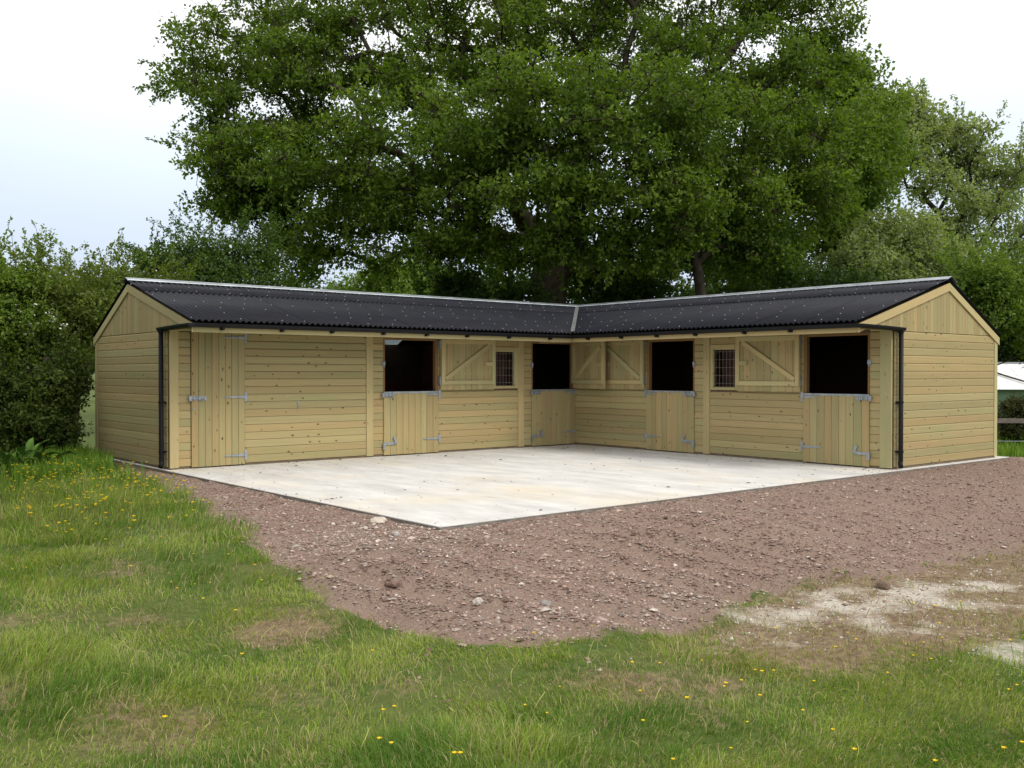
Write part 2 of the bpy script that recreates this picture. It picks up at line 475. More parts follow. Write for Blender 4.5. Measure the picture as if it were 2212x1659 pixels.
# ------------------------------------------------------------------ concrete slab
def concrete():
    m, ns, ls, bs = mat_new('brushed_concrete')
    geo = N(ns, 'ShaderNodeNewGeometry')
    def nz(scale, det=5, rough=.6, sc=(1, 1, 1), rot=0):
        mp = N(ns, 'ShaderNodeMapping'); mp.inputs['Scale'].default_value = sc; mp.inputs['Rotation'].default_value = (0, 0, rot)
        ls.new(geo.outputs['Position'], mp.inputs['Vector'])
        n = N(ns, 'ShaderNodeTexNoise', Scale=scale, Detail=float(det), Roughness=rough)
        ls.new(mp.outputs[0], n.inputs['Vector']); return n.outputs['Fac']
    a, b, d = nz(.45, 4), nz(3, 6, .7, (1, .35, 1), .75), nz(70, 3)
    c = mixc(ns, ls, ramp(ns, ls, b, [(.36, 0.), (.64, 1.)]), (0.53, 0.515, 0.485), (0.69, 0.67, 0.635))
    c = mixc(ns, ls, ramp(ns, ls, a, [(.50, 0.), (.74, .65)]), c, (0.68, 0.56, 0.375))
    c = mixc(ns, ls, ramp(ns, ls, nz(1.1, 5, .7, (1, .4, 1), .75), [(.56, 0.), (.74, .5)]), c, (0.40, 0.375, 0.34))
    c = mixc(ns, ls, ramp(ns, ls, nz(9, 6, .75, (1, .15, 1), .72), [(.58, 0.), (.72, .35)]), c, (0.36, 0.32, 0.27))
    c = mixc(ns, ls, ramp(ns, ls, d, [(.66, 0.), (.74, .55)]), c, (0.25, 0.2, 0.16))
    ls.new(c, bs.inputs['Base Color'])
    bs.inputs['Roughness'].default_value = .85
    bs.inputs['Specular IOR Level'].default_value = .2
    bp = N(ns, 'ShaderNodeBump', Strength=.25, Distance=.004)
    ls.new(d, bp.inputs['Height']); ls.new(bp.outputs[0], bs.inputs['Normal'])
    return m
M_CONC = concrete()
slab = MB().box(SX0 + .006, SX1 - .006, SY0 + .006, SY1 - .006, -.3, -.012).build('concrete_slab', plain('slab_edge_concrete', (0.22, 0.20, 0.17), .9, var=.3, scale=14, bump=.4))
tag(slab, 'pale concrete yard slab in front of and under the stables', None, None, 'structure')
JX = -2.5
def slab_panel(x0, x1, y0, y1):
    # a cast bay with slightly rounded arrises
    o = MB().box(x0, x1, y0, y1, -.014, 0).build('slab_panel', M_CONC, slab)
    bv = o.modifiers.new('bevel', 'BEVEL'); bv.width = .005; bv.segments = 2
    return o
slab_panel(SX0, JX - .004, SY0, SY1)
slab_panel(JX + .004, SX1, SY0, SY1)

# ------------------------------------------------------------------ the stable block
block = empty('stable_block', (0, 0, 0))
tag(block, 'L-shaped timber stable block with black corrugated roof round a concrete yard', 'stables')
I4 = Matrix.Identity(4)
FL = I4                                              # left wing front: x = world x, front is -y
FR = Matrix.Rotation(-math.pi / 2, 4, 'Z')           # right wing front: x runs towards the camera, front is -x
GLF = Matrix.Translation((-L1, 0, 0)) @ FR           # left gable: x = -world y
GRF = Matrix.Translation((0, -L2, 0))                # right gable: x = world x

_cache = {}
def shiplap(length, h):
    k = ('s', round(length, 3), round(h, 3))
    if k not in _cache:
        t = 0.021
        prof = [(0, 0), (-t, 0.0), (-t, h * .80), (-t + .003, h * .88), (-t + .009, h * .955), (-t + .013, h - .003), (0, h - .003)]
        b = MB(); n = len(prof)
        b.v = [(0, y, z) for y, z in prof] + [(length, y, z) for y, z in prof]
        b.f = [tuple(range(n)), tuple(range(2*n-1, n-1, -1))] + [(i, i + n, (i+1) % n + n, (i+1) % n) for i in range(n)]
        me = b.mesh('shiplap_board'); me.materials.append(M_WOOD)
        _cache[k] = me
    return _cache[k]
def vboard(length, w, t=0.02, mat=None, ch=.007):
    """tongue and groove board with chamfered arrises, long axis local x, width local z, front -y"""
    mat = mat or M_WOOD
    k = ('v', round(length, 3), round(w, 3), t, mat.name, ch)
    if k not in _cache:
        prof = [(0, 0), (-t + ch, 0), (-t, ch), (-t, w - ch), (-t + ch, w), (0, w)]
        b = MB(); n = len(prof)
        b.v = [(0, y, z) for y, z in prof] + [(length, y, z) for y, z in prof]
        b.f = [tuple(range(n)), tuple(range(2*n-1, n-1, -1))] + [(i, i + n, (i+1) % n + n, (i+1) % n) for i in range(n)]
        me = b.mesh('board'); me.materials.append(mat)
        _cache[k] = me
    return _cache[k]
RV = Matrix.Rotation(-math.pi / 2, 4, 'Y')           # local x -> up, local z -> -x
def put_h(F, parent, x0, x1, z, h):
    link('board', shiplap(x1 - x0, h), parent, None, F @ Matrix.Translation((x0, 0, z)))
def put_v(F, parent, x0, w, z0, z1, y=0.0, t=.02, mat=None, name='board', ch=.007):
    link(name, vboard(z1 - z0, w, t, mat, ch), parent, None, F @ Matrix.Translation((x0 + w, y, z0)) @ RV)
def put_rail(F, parent, x0, x1, z, h, y, t=.03, mat=None, name='rail', ch=.003):
    link(name, vboard(x1 - x0, h, t, mat or M_TRIM, ch), parent, None, F @ Matrix.Translation((x0, y, z)))

NB = 17; Z0 = 0.04; BH = (WTOP - Z0) / NB
def clad(F, parent, x0, x1, i0=0, i1=NB):
    for i in range(i0, i1): put_h(F, parent, x0, x1, Z0 + i * BH, BH)

def wall_panel(F, name, rects):
    b = MB()
    for x0, x1, z0, z1 in rects: b.box(x0, x1, 0.0, 0.05, z0, z1)
    return b.build(name, M_SHEATH, block, F)

DH, OT = 1.13, 2.085                                 # lower door height, opening top
TOPZ = 2.42
# left wing front
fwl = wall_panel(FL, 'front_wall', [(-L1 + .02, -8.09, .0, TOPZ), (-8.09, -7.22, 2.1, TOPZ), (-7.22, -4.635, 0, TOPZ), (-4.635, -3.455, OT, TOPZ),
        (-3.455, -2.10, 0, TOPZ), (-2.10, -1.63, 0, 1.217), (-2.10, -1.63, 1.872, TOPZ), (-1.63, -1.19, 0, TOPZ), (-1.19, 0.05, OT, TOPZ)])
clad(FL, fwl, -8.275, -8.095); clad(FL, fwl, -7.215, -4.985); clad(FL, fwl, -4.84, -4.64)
IB = int((1.165 - Z0) / BH)
clad(FL, fwl, -3.45, -1.545, 0, IB); clad(FL, fwl, -3.45, -2.16, IB, NB)
put_h(FL, fwl, -2.155, -1.545, 1.97, WTOP - 1.97)
clad(FL, fwl, -1.39, -1.195)
for a_, b_ in ((-8.42, -8.28), (-4.98, -4.845), (-1.54, -1.395)):
    put_v(FL, fwl, a_, b_ - a_, 0.02, 2.30, 0, .034, M_TRIM, 'cover_strip', .003)
for a_, b_ in ((-8.415, -8.1), (-7.21, -4.64), (-3.45, -1.2)):
    put_rail(FL, fwl, a_, b_, 2.105, .13, 0, .02, M_TRIM, 'top_board')
# right wing front (x measured from the inner corner)
fwr = wall_panel(FR, 'front_wall', [(0.052, 2.01, 0, TOPZ), (2.01, 3.17, OT, TOPZ), (3.17, 3.606, 0, TOPZ), (3.606, 4.062, 0, 1.217), (3.606, 4.062, 1.872, TOPZ),
        (4.062, 5.445, 0, TOPZ), (5.445, 6.62, OT, TOPZ), (6.62, L2 - .02, 0, TOPZ)])
clad(FR, fwr, 0.03, 2.005); clad(FR, fwr, 3.175, 3.37); clad(FR, fwr, 3.525, 5.44, 0, IB); clad(FR, fwr, 4.14, 5.44, IB, NB)
put_h(FR, fwr, 3.535, 4.135, 1.97, WTOP - 1.97)
clad(FR, fwr, 6.625, 6.785)
for a_, b_ in ((3.375, 3.52), (6.79, 6.98)):
    put_v(FR, fwr, a_, b_ - a_, 0.02, 2.30, 0, .034, M_TRIM, 'cover_strip', .003)
for a_, b_ in ((.03, 2.0), (3.18, 5.44), (6.625, 6.975)):
    put_rail(FR, fwr, a_, b_, 2.105, .13, 0, .02, M_TRIM, 'top_board')
# sole plates under the cladding
for F, rs in ((FL, ((-8.40, -8.10), (-7.21, -4.65), (-3.44, -1.2))), (FR, ((.06, 2.0), (3.18, 5.43), (6.63, 6.96)))):
    for a_, b_ in rs: MB().box(a_, b_, -.008, .05, 0.001, Z0 - .001).build('sole_plate', M_SOLE, block, F)

# gables
def slope_z(w):
    return HE + (HR - HE) * (w + OV) / (RW + OV) if w <= RW else HR + (HRE - HR) * (w - RW) / (DEP + .05 - RW)
def gable(F, sgn, lab):
    """x of the frame F: sgn*w, w = distance back from the front wall"""
    X = lambda w: sgn * w
    def span(w0, w1): return (min(X(w0), X(w1)), max(X(w0), X(w1)))
    b = MB()
    a0, a1 = span(0.06, DEP)
    b.box(a0, a1, 0.0, .05, 0, WTOP)
    pts = [(X(w), z) for w, z in ((-OV + .12, WTOP + .03), (DEP - .05, WTOP + .03), (RW, HR - .13))]
    if sgn < 0: pts = pts[::-1]
    b.poly(pts, 0.0, .05)
    g = b.build('gable_wall', M_SHEATH, block, F)
    g['label'] = lab
    a0, a1 = span(0.03, DEP - .10)
    clad(F, g, a0, a1)
    put_v(F, g, span(DEP - .09, DEP + .02)[0], .11, .02, 2.12, -.002, .028, M_TRIM, 'corner_board', .003)
    MB().box(a0, a1, -.010, .048, .001, Z0 - .001).build('sole_plate', M_SOLE, g, F)
    # upright boards of the gable triangle
    w = -OV + .10; bw = .105
    while w < DEP - .04:
        w1 = min(w + bw, DEP - .02)
        zs = [(w, WTOP + .004, slope_z(w) - .055), (w1, WTOP + .004, slope_z(w1) - .055)]
        t = .019; ch = .004
        # board in local frame: x up, z along width
        def zz(q): return slope_z(q) - .055 - WTOP - .004
        ww = w1 - w
        prof = [(0, 0), (-t + ch, 0), (-t, ch), (-t, ww - ch), (-t + ch, ww), (0, ww)]
        m = MB(); n = len(prof)
        ridge_in = w < RW < w1
        if sgn > 0: wq = lambda c: w1 - c
        else: wq = lambda c: w + c
        m.v = [(0, y, z) for y, z in prof] + [(max(.01, zz(wq(z))), y, z) for y, z in prof]
        m.f = [tuple(range(n)), tuple(range(2*n-1, n-1, -1))] + [(i, i + n, (i+1) % n + n, (i+1) % n) for i in range(n)]
        xr = max(X(w), X(w1))
        m.build('gable_board', M_WOOD, g, F @ Matrix.Translation((xr, -.002, WTOP + .004)) @ RV)
        w = w1
    # bargeboards under the verge
    for (wa, wb) in ((-OV - .02, RW), (RW, DEP + .06)):
        za, zb = slope_z(wa) - .035, slope_z(min(wb, DEP + .05)) - .035
        dx = X(wb) - X(wa); dz = zb - za; ln = math.hypot(dx, dz)
        hgt = .125
        pts = [(X(wa), za - hgt), (X(wb), zb - hgt), (X(wb), zb), (X(wa), za)]
        # own axes so that the grain follows the board
        ang = math.atan2(dz, dx)
        c, s = math.cos(-ang), math.sin(-ang)
        loc = [((x - X(wa)) * c - (z - za) * s, (x - X(wa)) * s + (z - za) * c) for x, z in pts]
        area = sum(loc[i][0] * loc[(i+1) % 4][1] - loc[(i+1) % 4][0] * loc[i][1] for i in range(4))
        if area < 0: loc = loc[::-1]
        m = MB().poly(loc, -.045, -.024)
        m.build('bargeboard', M_TRIM, g, F @ Matrix.Translation((X(wa), 0, za)) @ Matrix.Rotation(-ang, 4, 'Y'))
    return g
gable(GLF, -1, 'shaded left gable wall beside the hedge')
gable(GRF, 1, 'brightly lit right gable wall')
# rear walls, partitions and lining (seen only as darkness through the openings)
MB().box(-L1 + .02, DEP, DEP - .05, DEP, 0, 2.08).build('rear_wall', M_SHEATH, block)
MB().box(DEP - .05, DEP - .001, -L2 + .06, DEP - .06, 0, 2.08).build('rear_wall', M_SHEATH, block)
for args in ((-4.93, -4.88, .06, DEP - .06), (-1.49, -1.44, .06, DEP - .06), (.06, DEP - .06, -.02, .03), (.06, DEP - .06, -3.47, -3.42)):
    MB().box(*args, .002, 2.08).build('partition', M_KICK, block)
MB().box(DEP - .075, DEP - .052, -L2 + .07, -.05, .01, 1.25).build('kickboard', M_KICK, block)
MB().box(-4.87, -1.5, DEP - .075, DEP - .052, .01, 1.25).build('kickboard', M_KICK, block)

# ---- roof
roof = empty('roof', (0, 0, 0), block)
def roof_deck():
    b = MB(); off = -.045
    for swap in (False, True):
        L = (L2 if swap else L1) + .03
        for prof in (((-OV, HE), (RW, HR)), ((RW, HR), (DEP + .03, HRE))):
            (wa, za), (wb, zb) = prof
            qs = [[(-L, wa, za + off), (wa, wa, za + off), (wb, wb, zb + off), (-L, wb, zb + off)]]
            if wa == RW and not swap:      # opening for the roof light
                zm = za + (zb - za) * (2.93 - wa) / (wb - wa)
                qs = [[(-L, wa, za + off), (-2.78, wa, za + off), (-2.78, wb, zb + off), (-L, wb, zb + off)],
                      [(-2.78, wa, za + off), (-2.10, wa, za + off), (-2.10, 2.93, zm + off), (-2.78, 2.93, zm + off)],
                      [(-2.10, wa, za + off), (wa, wa, za + off), (wb, wb, zb + off), (-2.10, wb, zb + off)]]
            for q in qs:
              q2 = [(x, y, z - .02) for x, y, z in q]
              if swap: q = [(y, x, z) for x, y, z in q]; q2 = [(y, x, z) for x, y, z in q2]
              k = len(b.v); b.v += q + q2
              b.f += [(k, k+1, k+2, k+3), (k+4, k+7, k+6, k+5), (k, k+4, k+5, k+1), (k+1, k+5, k+6, k+2), (k+2, k+6, k+7, k+3), (k+3, k+7, k+4, k)]
    return b.build('roof_deck', M_DECK, roof)
roof_deck()
PITCHC, AMP = 0.095, 0.0165
def sheet(swap, u0, u1, wa, wb, zfun, lift, clip, mat=None, name='roof_sheet'):
    n = max(2, int(round((u1 - u0) / PITCHC * 6)))
    us = np.linspace(u0, u1, n + 1)
    sl = (zfun(wb) - zfun(wa)) / (wb - wa); k = 1 / math.hypot(1, sl); nw, nz_ = -sl * k, k
    top = []; bot = []; keep = []
    for u in us:
        lo = wa; hi = wb
        if clip: lo = max(wa, u + .03)
        if lo >= hi - .01:
            break
        o = AMP * math.cos(2 * math.pi * u / PITCHC) + lift
        for arr, oo in ((top, o), (bot, o - .005)):
            for w in (lo, hi):
                arr.append((u, w + nw * oo, zfun(w) + nz_ * oo))
    m = len(top) // 2
    if m < 2: return None
    V = top + bot; F = []
    B = len(top)
    for i in range(m - 1):
        F.append((2*i, 2*i+2, 2*i+3, 2*i+1)); F.append((B+2*i, B+2*i+1, B+2*i+3, B+2*i+2))
        F.append((2*i, B+2*i, B+2*i+2, 2*i+2)); F.append((2*i+1, 2*i+3, B+2*i+3, B+2*i+1))
    F.append((0, 1, B+1, B)); e_ = 2*(m-1); F.append((e_, B+e_, B+e_+1, e_+1))
    V = np.array(V)
    if swap: V = V[:, [1, 0, 2]]
    me = np_mesh('roof_sheet', V, [np.array(F)])
    me.polygons.foreach_set('use_smooth', np.array([(i % 4) < 2 and i < 4 * (m - 1) for i in range(len(F))]))
    return link(name, me, roof, mat or M_BITUMEN)
WM = 0.90
SW = PITCHC * 10
zf = lambda w: HE + (HR - HE) * (w + OV) / (RW + OV)
zr = lambda w: HR + (HRE - HR) * (w - RW) / (DEP + .05 - RW)
for swap in (False, True):
    L = (L2 if swap else L1) + .06
    u = -L
    while u < RW:
        ue = min(u + SW, RW)
        lift = .0025 * (random.random() - .5) + .02
        sheet(swap, u, ue, -OV - .04, WM + .12, zf, lift, True)
        sheet(swap, u, ue, WM, RW - .01, zf, lift + .012, True)
        u = ue
    u = -L
    while u < DEP:
        ue = min(u + SW, DEP + .1)
        if not swap and -2.9 < u < -2.6:
            sheet(swap, u, ue, RW + .01, 2.95, zr, .028, True)
            sheet(swap, u, ue, 2.88, DEP + .09, zr, .02, True, M_CLEAR, 'roof_light')
        else:
            sheet(swap, u, ue, RW + .01, DEP + .09, zr, .02, True)
        u = ue
# ridge caps, each length overlapping the next
def ridge_piece(swap, u0, u1, lift):
    prof = []
    for w, z, o in ((RW - .11, zf(RW - .11), .056), (RW - .10, zf(RW - .10), .068), (RW - .035, zf(RW - .035), .070), (RW - .02, HR, .072), (RW, HR, .078), (RW + .02, HR, .072),
                    (RW + .035, zr(RW + .035), .072), (RW + .16, zr(RW + .16), .068)):
        prof.append((w, z + o + lift))
    n = len(prof); V = []
    for t_ in (0, 1):
        for dz in (0, -.003):
            for w, z in prof:
                u = (u0, u1)[t_]
                if t_ == 1: u = min(u, w) if u1 >= RW - .2 else u
                V.append((u, w, z + dz))
    V = np.array(V)
    if swap: V = V[:, [1, 0, 2]]
    F = []
    for i in range(n - 1):
        F.append((i, 2*n+i, 2*n+i+1, i+1)); F.append((n+i, n+i+1, 3*n+i+1, 3*n+i))
    for i in range(n - 1):
        F.append((i, i+1, n+i+1, n+i)); F.append((2*n+i, 3*n+i, 3*n+i+1, 2*n+i+1))
    F.append((0, n, 3*n, 2*n)); F.append((n-1, 3*n-1, 4*n-1, 2*n-1))
    link('ridge_cap', np_mesh('ridge_cap', V, [np.array(F)]), roof, M_RIDGE)
for swap in (False, True):
    u = -((L2 if swap else L1) + .08); k = 0
    while u < RW - .3:
        ue = u + 1.83
        if ue > RW - .9: ue = RW + .25
        ridge_piece(swap, u, ue + (.08 if ue < RW else 0), .0012 * (k % 2))
        u = ue; k += 1
# valley flashing
b = MB()
k = (HR - HE) / (RW + OV)
vp = []
for w in (-OV - .02, RW - .05):
    z = zf(w) + .048
    vp.append([(w - .028, w + .028, z + .008), (w, w, z), (w + .028, w - .028, z + .008)])
b.v = vp[0] + vp[1] + [(x, y, z - .004) for x, y, z in vp[0] + vp[1]]
b.f = [(0, 1, 4, 3), (1, 2, 5, 4), (6, 9, 10, 7), (7, 10, 11, 8), (0, 6, 7, 1), (1, 7, 8, 2), (3, 4, 10, 9), (4, 5, 11, 10), (0, 3, 9, 6), (2, 8, 11, 5)]
b.build('valley_flashing', M_VALLEY, roof)
# fixings: pale caps on the crowns
def caps():
    V = []; F = []
    for swap in (False, True):
        L = (L2 if swap else L1) + .06
        rows = [(-OV + .05, .02), (-OV + .42, .02), (-OV + .80, .02), (-OV + 1.18, .02), (-OV + 1.56, .02), (WM + .05, .032), (WM + .38, .032), (RW - .14, .032)]
        for ri, (w, lift) in enumerate(rows):
            j0 = int(math.ceil(-L / PITCHC)) + (ri % 2) * 2
            for j in range(j0, int(RW / PITCHC), 4):
                u = (j + random.choice((0, 0, 0, 1, -1))) * PITCHC
                if u > w - .1 or random.random() < .28: continue
                w_ = w + random.uniform(-.02, .02)
                sl = (HR - HE) / (RW + OV); kk = 1 / math.hypot(1, sl)
                o = AMP + lift
                c = np.array((u, w_ - sl * kk * o, zf(w_) + kk * o)); base = len(V)
                tu = np.array((1, 0, 0)); tw = np.array((0, kk, sl * kk)); nn = np.array((0, -sl * kk, kk))
                r = .010
                for q in range(6):
                    a = q * math.pi / 3
                    V.append(c + tu * math.cos(a) * r + tw * math.sin(a) * r - nn * .004)
                for q in range(6):
                    a = q * math.pi / 3
                    V.append(c + tu * math.cos(a) * r * .6 + tw * math.sin(a) * r * .6 + nn * .007)
                if swap:
                    for q in range(base, base + 12): V[q] = V[q][[1, 0, 2]]
                for q in range(6): F.append((base + q, base + (q+1) % 6, base + 6 + (q+1) % 6, base + 6 + q))
                F.append((base + 6, base + 7, base + 8, base + 9)); F.append((base + 9, base + 10, base + 11, base + 6))
    o = link('roof_fixings', np_mesh('roof_fixings', np.array(V), [np.array(F)]), roof, M_CAPS)
    o['kind'] = 'stuff'
caps()
# fascia, gutter, brackets, downpipes
for swap in (False, True):
    L = (L2 if swap else L1)
    S = Matrix(((0, 1, 0, 0), (1, 0, 0, 0), (0, 0, 1, 0), (0, 0, 0, 1))) if swap else I4
    F = FR if swap else FL
    a_, b_ = (OV + .02, L + .02) if swap else (-L - .02, -OV - .02)
    if swap: a_, b_ = -OV + .025, L + .02
    else: a_, b_ = -L - .02, OV * -1 + .0
    # fascia board in the frame of the front wall (y=-OV in front of it)
    put_rail(F, roof, a_, b_, HE - .165, .115, -OV + .045, .025, M_TRIM, 'fascia')
    # half-round gutter
    rad = .052; gyc = -OV - .035; gz = HE - .045
    s0, s1 = (-OV - .03, L + .06) if swap else (-L - .06, OV * -1 - .03)
    prof = [(gyc + rad * math.cos(a), gz + rad * math.sin(a)) for a in np.linspace(math.pi, 2 * math.pi, 9)]
    prof = [(prof[0][0], prof[0][1] + .008)] + prof + [(prof[-1][0], prof[-1][1] + .008)]
    inner = [(gyc + (y - gyc) * .92, gz + (z - gz) * .92 + .0005) for y, z in prof]
    full = prof + inner[::-1]
    m = MB(); n = len(full)
    m.v = [(s0, y, z) for y, z in full] + [(s1, y, z) for y, z in full]
    m.f = [tuple(range(n)), tuple(range(2*n-1, n-1, -1))] + [(i, i+n, (i+1) % n + n, (i+1) % n) for i in range(n)]
    m.build('gutter', M_PVC, roof, F)
    # brackets
    s = s0 + .45 if not swap else s0 + .6
    while s < s1 - .3:
        pts = [(gyc + rad * 1.12 * math.cos(a), gz + rad * 1.12 * math.sin(a)) for a in np.linspace(math.pi * 1.08, 2 * math.pi, 8)]
        m = MB()
        out = pts + [(-OV + .018, gz + .03), (-OV + .018, gz - .085), (gyc - .01, gz - rad * 1.25 - .02)]
        n = len(out)
        m.v = [(s, y, z) for y, z in out] + [(s + .045, y, z) for y, z in out]
        m.f = [tuple(range(n)), tuple(range(2*n-1, n-1, -1))] + [(i, i+n, (i+1) % n + n, (i+1) % n) for i in range(n)]
        m.build('gutter_bracket', M_PVC, roof, F)
        s += random.choice((.86, .95, 1.0))
    # return gutter along the end of the canopy to the downpipe at the wall corner
    e = L + .082 if swap else -L - .082
    pth = [(e, -OV - .10, gz - .005), (e, -OV * .45, gz - .015), (e, .16, gz - .03)]
    m = MB(); base = 0
    secs = []
    for (x, y, z) in pth:
        secs.append([(x + rad * math.cos(a), y, z + rad * math.sin(a)) for a in np.linspace(math.pi, 2 * math.pi, 9)] + [(x + rad, y, z + .008), (x - rad, y, z + .008)])
    n = len(secs[0])
    for sct in secs: m.v += sct
    for i in range(len(secs) - 1):
        for q in range(n):
            m.f.append((i*n + q, i*n + (q+1) % n, (i+1)*n + (q+1) % n, (i+1)*n + q))
    m.f += [tuple(range(n - 1, -1, -1)), tuple(range((len(secs)-1)*n, len(secs)*n))]
    m.build('gutter', M_PVC, roof, F)
    # downpipe
    yy = .10
    dp = MB().tube([(e, yy, gz - .05), (e, yy, .14), (e, yy - .01, .085), (e + (.03 if swap else -.03), yy - .05, .045)], .036, 12).build('downpipe', M_PVC, block, F, True)
    MB().tube([(e, yy, gz - .03), (e, yy, gz - .10)], .045, 12).build('pipe_socket', M_PVC, dp, F)
    for zz in (1.02, .27):
        MB().tube([(e, yy, zz - .014), (e, yy, zz + .014)], .043, 12).box(e - (.075 if swap else -.03), e - (.03 if swap else -.075), yy - .055, yy + .055, zz - .012, zz + .012).build('pipe_clip', M_PVC, dp, F)
    # end infill rafter block below the return gutter
    # purlin ends and rafters below the canopy
    s = s0 + .3
    k = 0
    while s < s1 - .1:
        m = MB().poly([(0, 0), (.045, 0), (.045, .07), (0, .07)], 0, OV - .04)
        m.build('rafter', M_TRIM, roof, F @ Matrix.Translation((s, -OV + .05, HE - .128)) @ Matrix.Rotation(math.atan((HR - HE) / (RW + OV)), 4, 'X'))
        s += 1.15; k += 1

# ---- doors
def door_frame(F, x0, x1, z0, z1, name='door_frame'):
    MB().box(x0 - .001, x0 + .045, -.004, .075, z0, z1).box(x1 - .045, x1 + .001, -.004, .075, z0, z1).box(x0 + .045, x1 - .045, -.004, .075, z1 - .035, z1).build(name, M_JAMB, block, F)
def planks(F, parent, x0, x1, z0, z1, y, n, t=.022, mat=None):
    w = (x1 - x0) / n
    xs = [x0]
    for i in range(n - 1): xs.append(x0 + (i + 1) * w + random.uniform(-.006, .006))
    xs.append(x1)
    for i in range(n):
        put_v(F, parent, xs[i] + .001, xs[i+1] - xs[i] - .002, z0 + random.uniform(0, .003), z1, y, t, mat)
def tee_hinge(F, parent, xh, z, dirn, y, ln=.36):
    """plate at xh, strap running to dirn"""
    b = MB()
    b.box(xh - .02, xh + .02, y - .007, y, z - .075, z + .075)
    p = [(xh + dirn * .018, z - .022), (xh + dirn * ln, z - .008), (xh + dirn * ln, z + .008), (xh + dirn * .018, z + .022)]
    if dirn < 0: p = p[::-1]
    b.poly(p, y - .010, y - .002)
    b.tube([(xh + dirn * .02, y - .008, z - .03), (xh + dirn * .02, y - .008, z + .03)], .009, 8)
    b.build('hinge', M_GALV, parent, F)
def kick_bolt(F, parent, xe, z, dirn, y):
    """kick-over latch: keeper at the door edge xe, arm running to dirn and lever turned up"""
    b = MB()
    b.box(xe - .025, xe + .02, y - .022, y, z - .10, z + .022)
    x1 = xe + dirn * .23
    b.box(min(xe, x1), max(xe, x1), y - .016, y - .001, z - .022, z + .022)
    p = [(x1 - dirn * .03, z - .02), (x1 + dirn * .035, z + .01), (x1 + dirn * .02, z + .05), (x1 - dirn * .015, z + .125), (x1 - dirn * .055, z + .105), (x1 - dirn * .02, z + .045)]
    if dirn < 0: p = p[::-1]
    b.poly(p, y - .024, y - .006)
    b.tube([(x1, y - .03, z), (x1, y, z)], .014, 8)
    b.build('kick_bolt', M_GALV, parent, F)
def slide_bolt(F, parent, xe, z, dirn, y, ln=.26):
    b = MB()
    x1 = xe + dirn * ln
    b.box(min(xe, x1), max(xe, x1), y - .006, y, z - .032, z + .032)
    b.tube([(xe - dirn * .06, y - .018, z), (x1 - dirn * .03, y - .018, z)], .011, 8)
    for t_ in (.12, .5, .88):
        xx = xe + dirn * ln * t_
        b.box(xx - .014, xx + .014, y - .031, y - .004, z - .024, z + .024)
    b.box(xe - dirn * .03 - .02, xe - dirn * .03 + .02, y - .030, y, z - .04, z + .04)
    xx = xe + dirn * ln * .7
    b.tube([(xx, y - .018, z), (xx, y - .04, z - .03), (xx, y - .042, z - .06)], .008, 6)
    b.build('slide_bolt', M_GALV, parent, F)

# tack-room door
d1 = MB().box(-8.07, -7.24, -.018, .02, .12, .22).build('tack_room_door', M_TRIM, block, FL)
for z in (1.0, 1.9): MB().box(-8.07, -7.24, -.018, .02, z, z + .1).build('ledge', M_TRIM, d1, FL)
d1['label'] = 'full height plank door at the left end'
planks(FL, d1, -8.088, -7.222, .018, 2.10, -.02, 8, .024)
for z in (.165, 1.085, 2.02): tee_hinge(FL, d1, -7.21, z, -1, -.046, .36)
slide_bolt(FL, d1, -8.085, 1.075, 1, -.046, .23)
MB().box(-8.075, -8.045, -.052, -.044, .90, .93).build('padlock_eye', M_GALV, d1, FL)
put_rail(FL, block, -8.09, -7.70, 2.108, .012, -.02, .03, M_GALV, 'drip_strip', .001)

def half_door(F, x0, x1, hinge_right, lab, n):
    """lower leaf closed"""
    zb = .018
    d = MB().box(x0 + .05, x1 - .05, -.016, .018, .12, .22).build('lower_door', M_TRIM, block, F)
    MB().box(x0 + .05, x1 - .05, -.016, .018, .92, 1.02).build('ledge', M_TRIM, d, F)
    d['label'] = lab
    y = -.018
    planks(F, d, x0, x1, zb, DH - .03, y, n, .026)
    yf = y - .028
    # steel anti-chew capping
    MB().box(x0, x1, yf - .003, .03, DH - .028, DH + .004).build('steel_capping', M_GALV, d, F)
    xh, xl, dr = (x1, x0, -1) if hinge_right else (x0, x1, 1)
    tee_hinge(F, d, xh + .012 * -dr, DH - .055, dr, yf - .004, .30)
    tee_hinge(F, d, xh + .012 * -dr, .27, dr, yf, .36)
    slide_bolt(F, d, xl, DH - .055, -dr * -1 if False else dr * -1, yf - .007, .20)
    kick_bolt(F, d, xl, .22, -dr, yf)
    door_frame(F, x0, x1, 0.002, OT)
    # upper catch on the latch-side jamb
    MB().box(xl - .03, xl + .03, -.045, -.018, 1.60, 1.66).tube([(xl, -.05, 1.56), (xl, -.05, 1.67)], .010, 8).build('top_catch', M_GALV, block, F)
# note: slide and kick bolts run inwards from the latch edge
half_door(FL, -4.635, -3.455, True, 'lower stable door nearest the tack room', 9)
half_door(FL, -1.19, -.022, True, 'lower stable door in the inner corner', 9)
half_door(FR, 2.01, 3.17, False, 'lower stable door of the right wing beside the corner', 9)
half_door(FR, 5.445, 6.62, False, 'lower stable door nearest the right gable', 9)

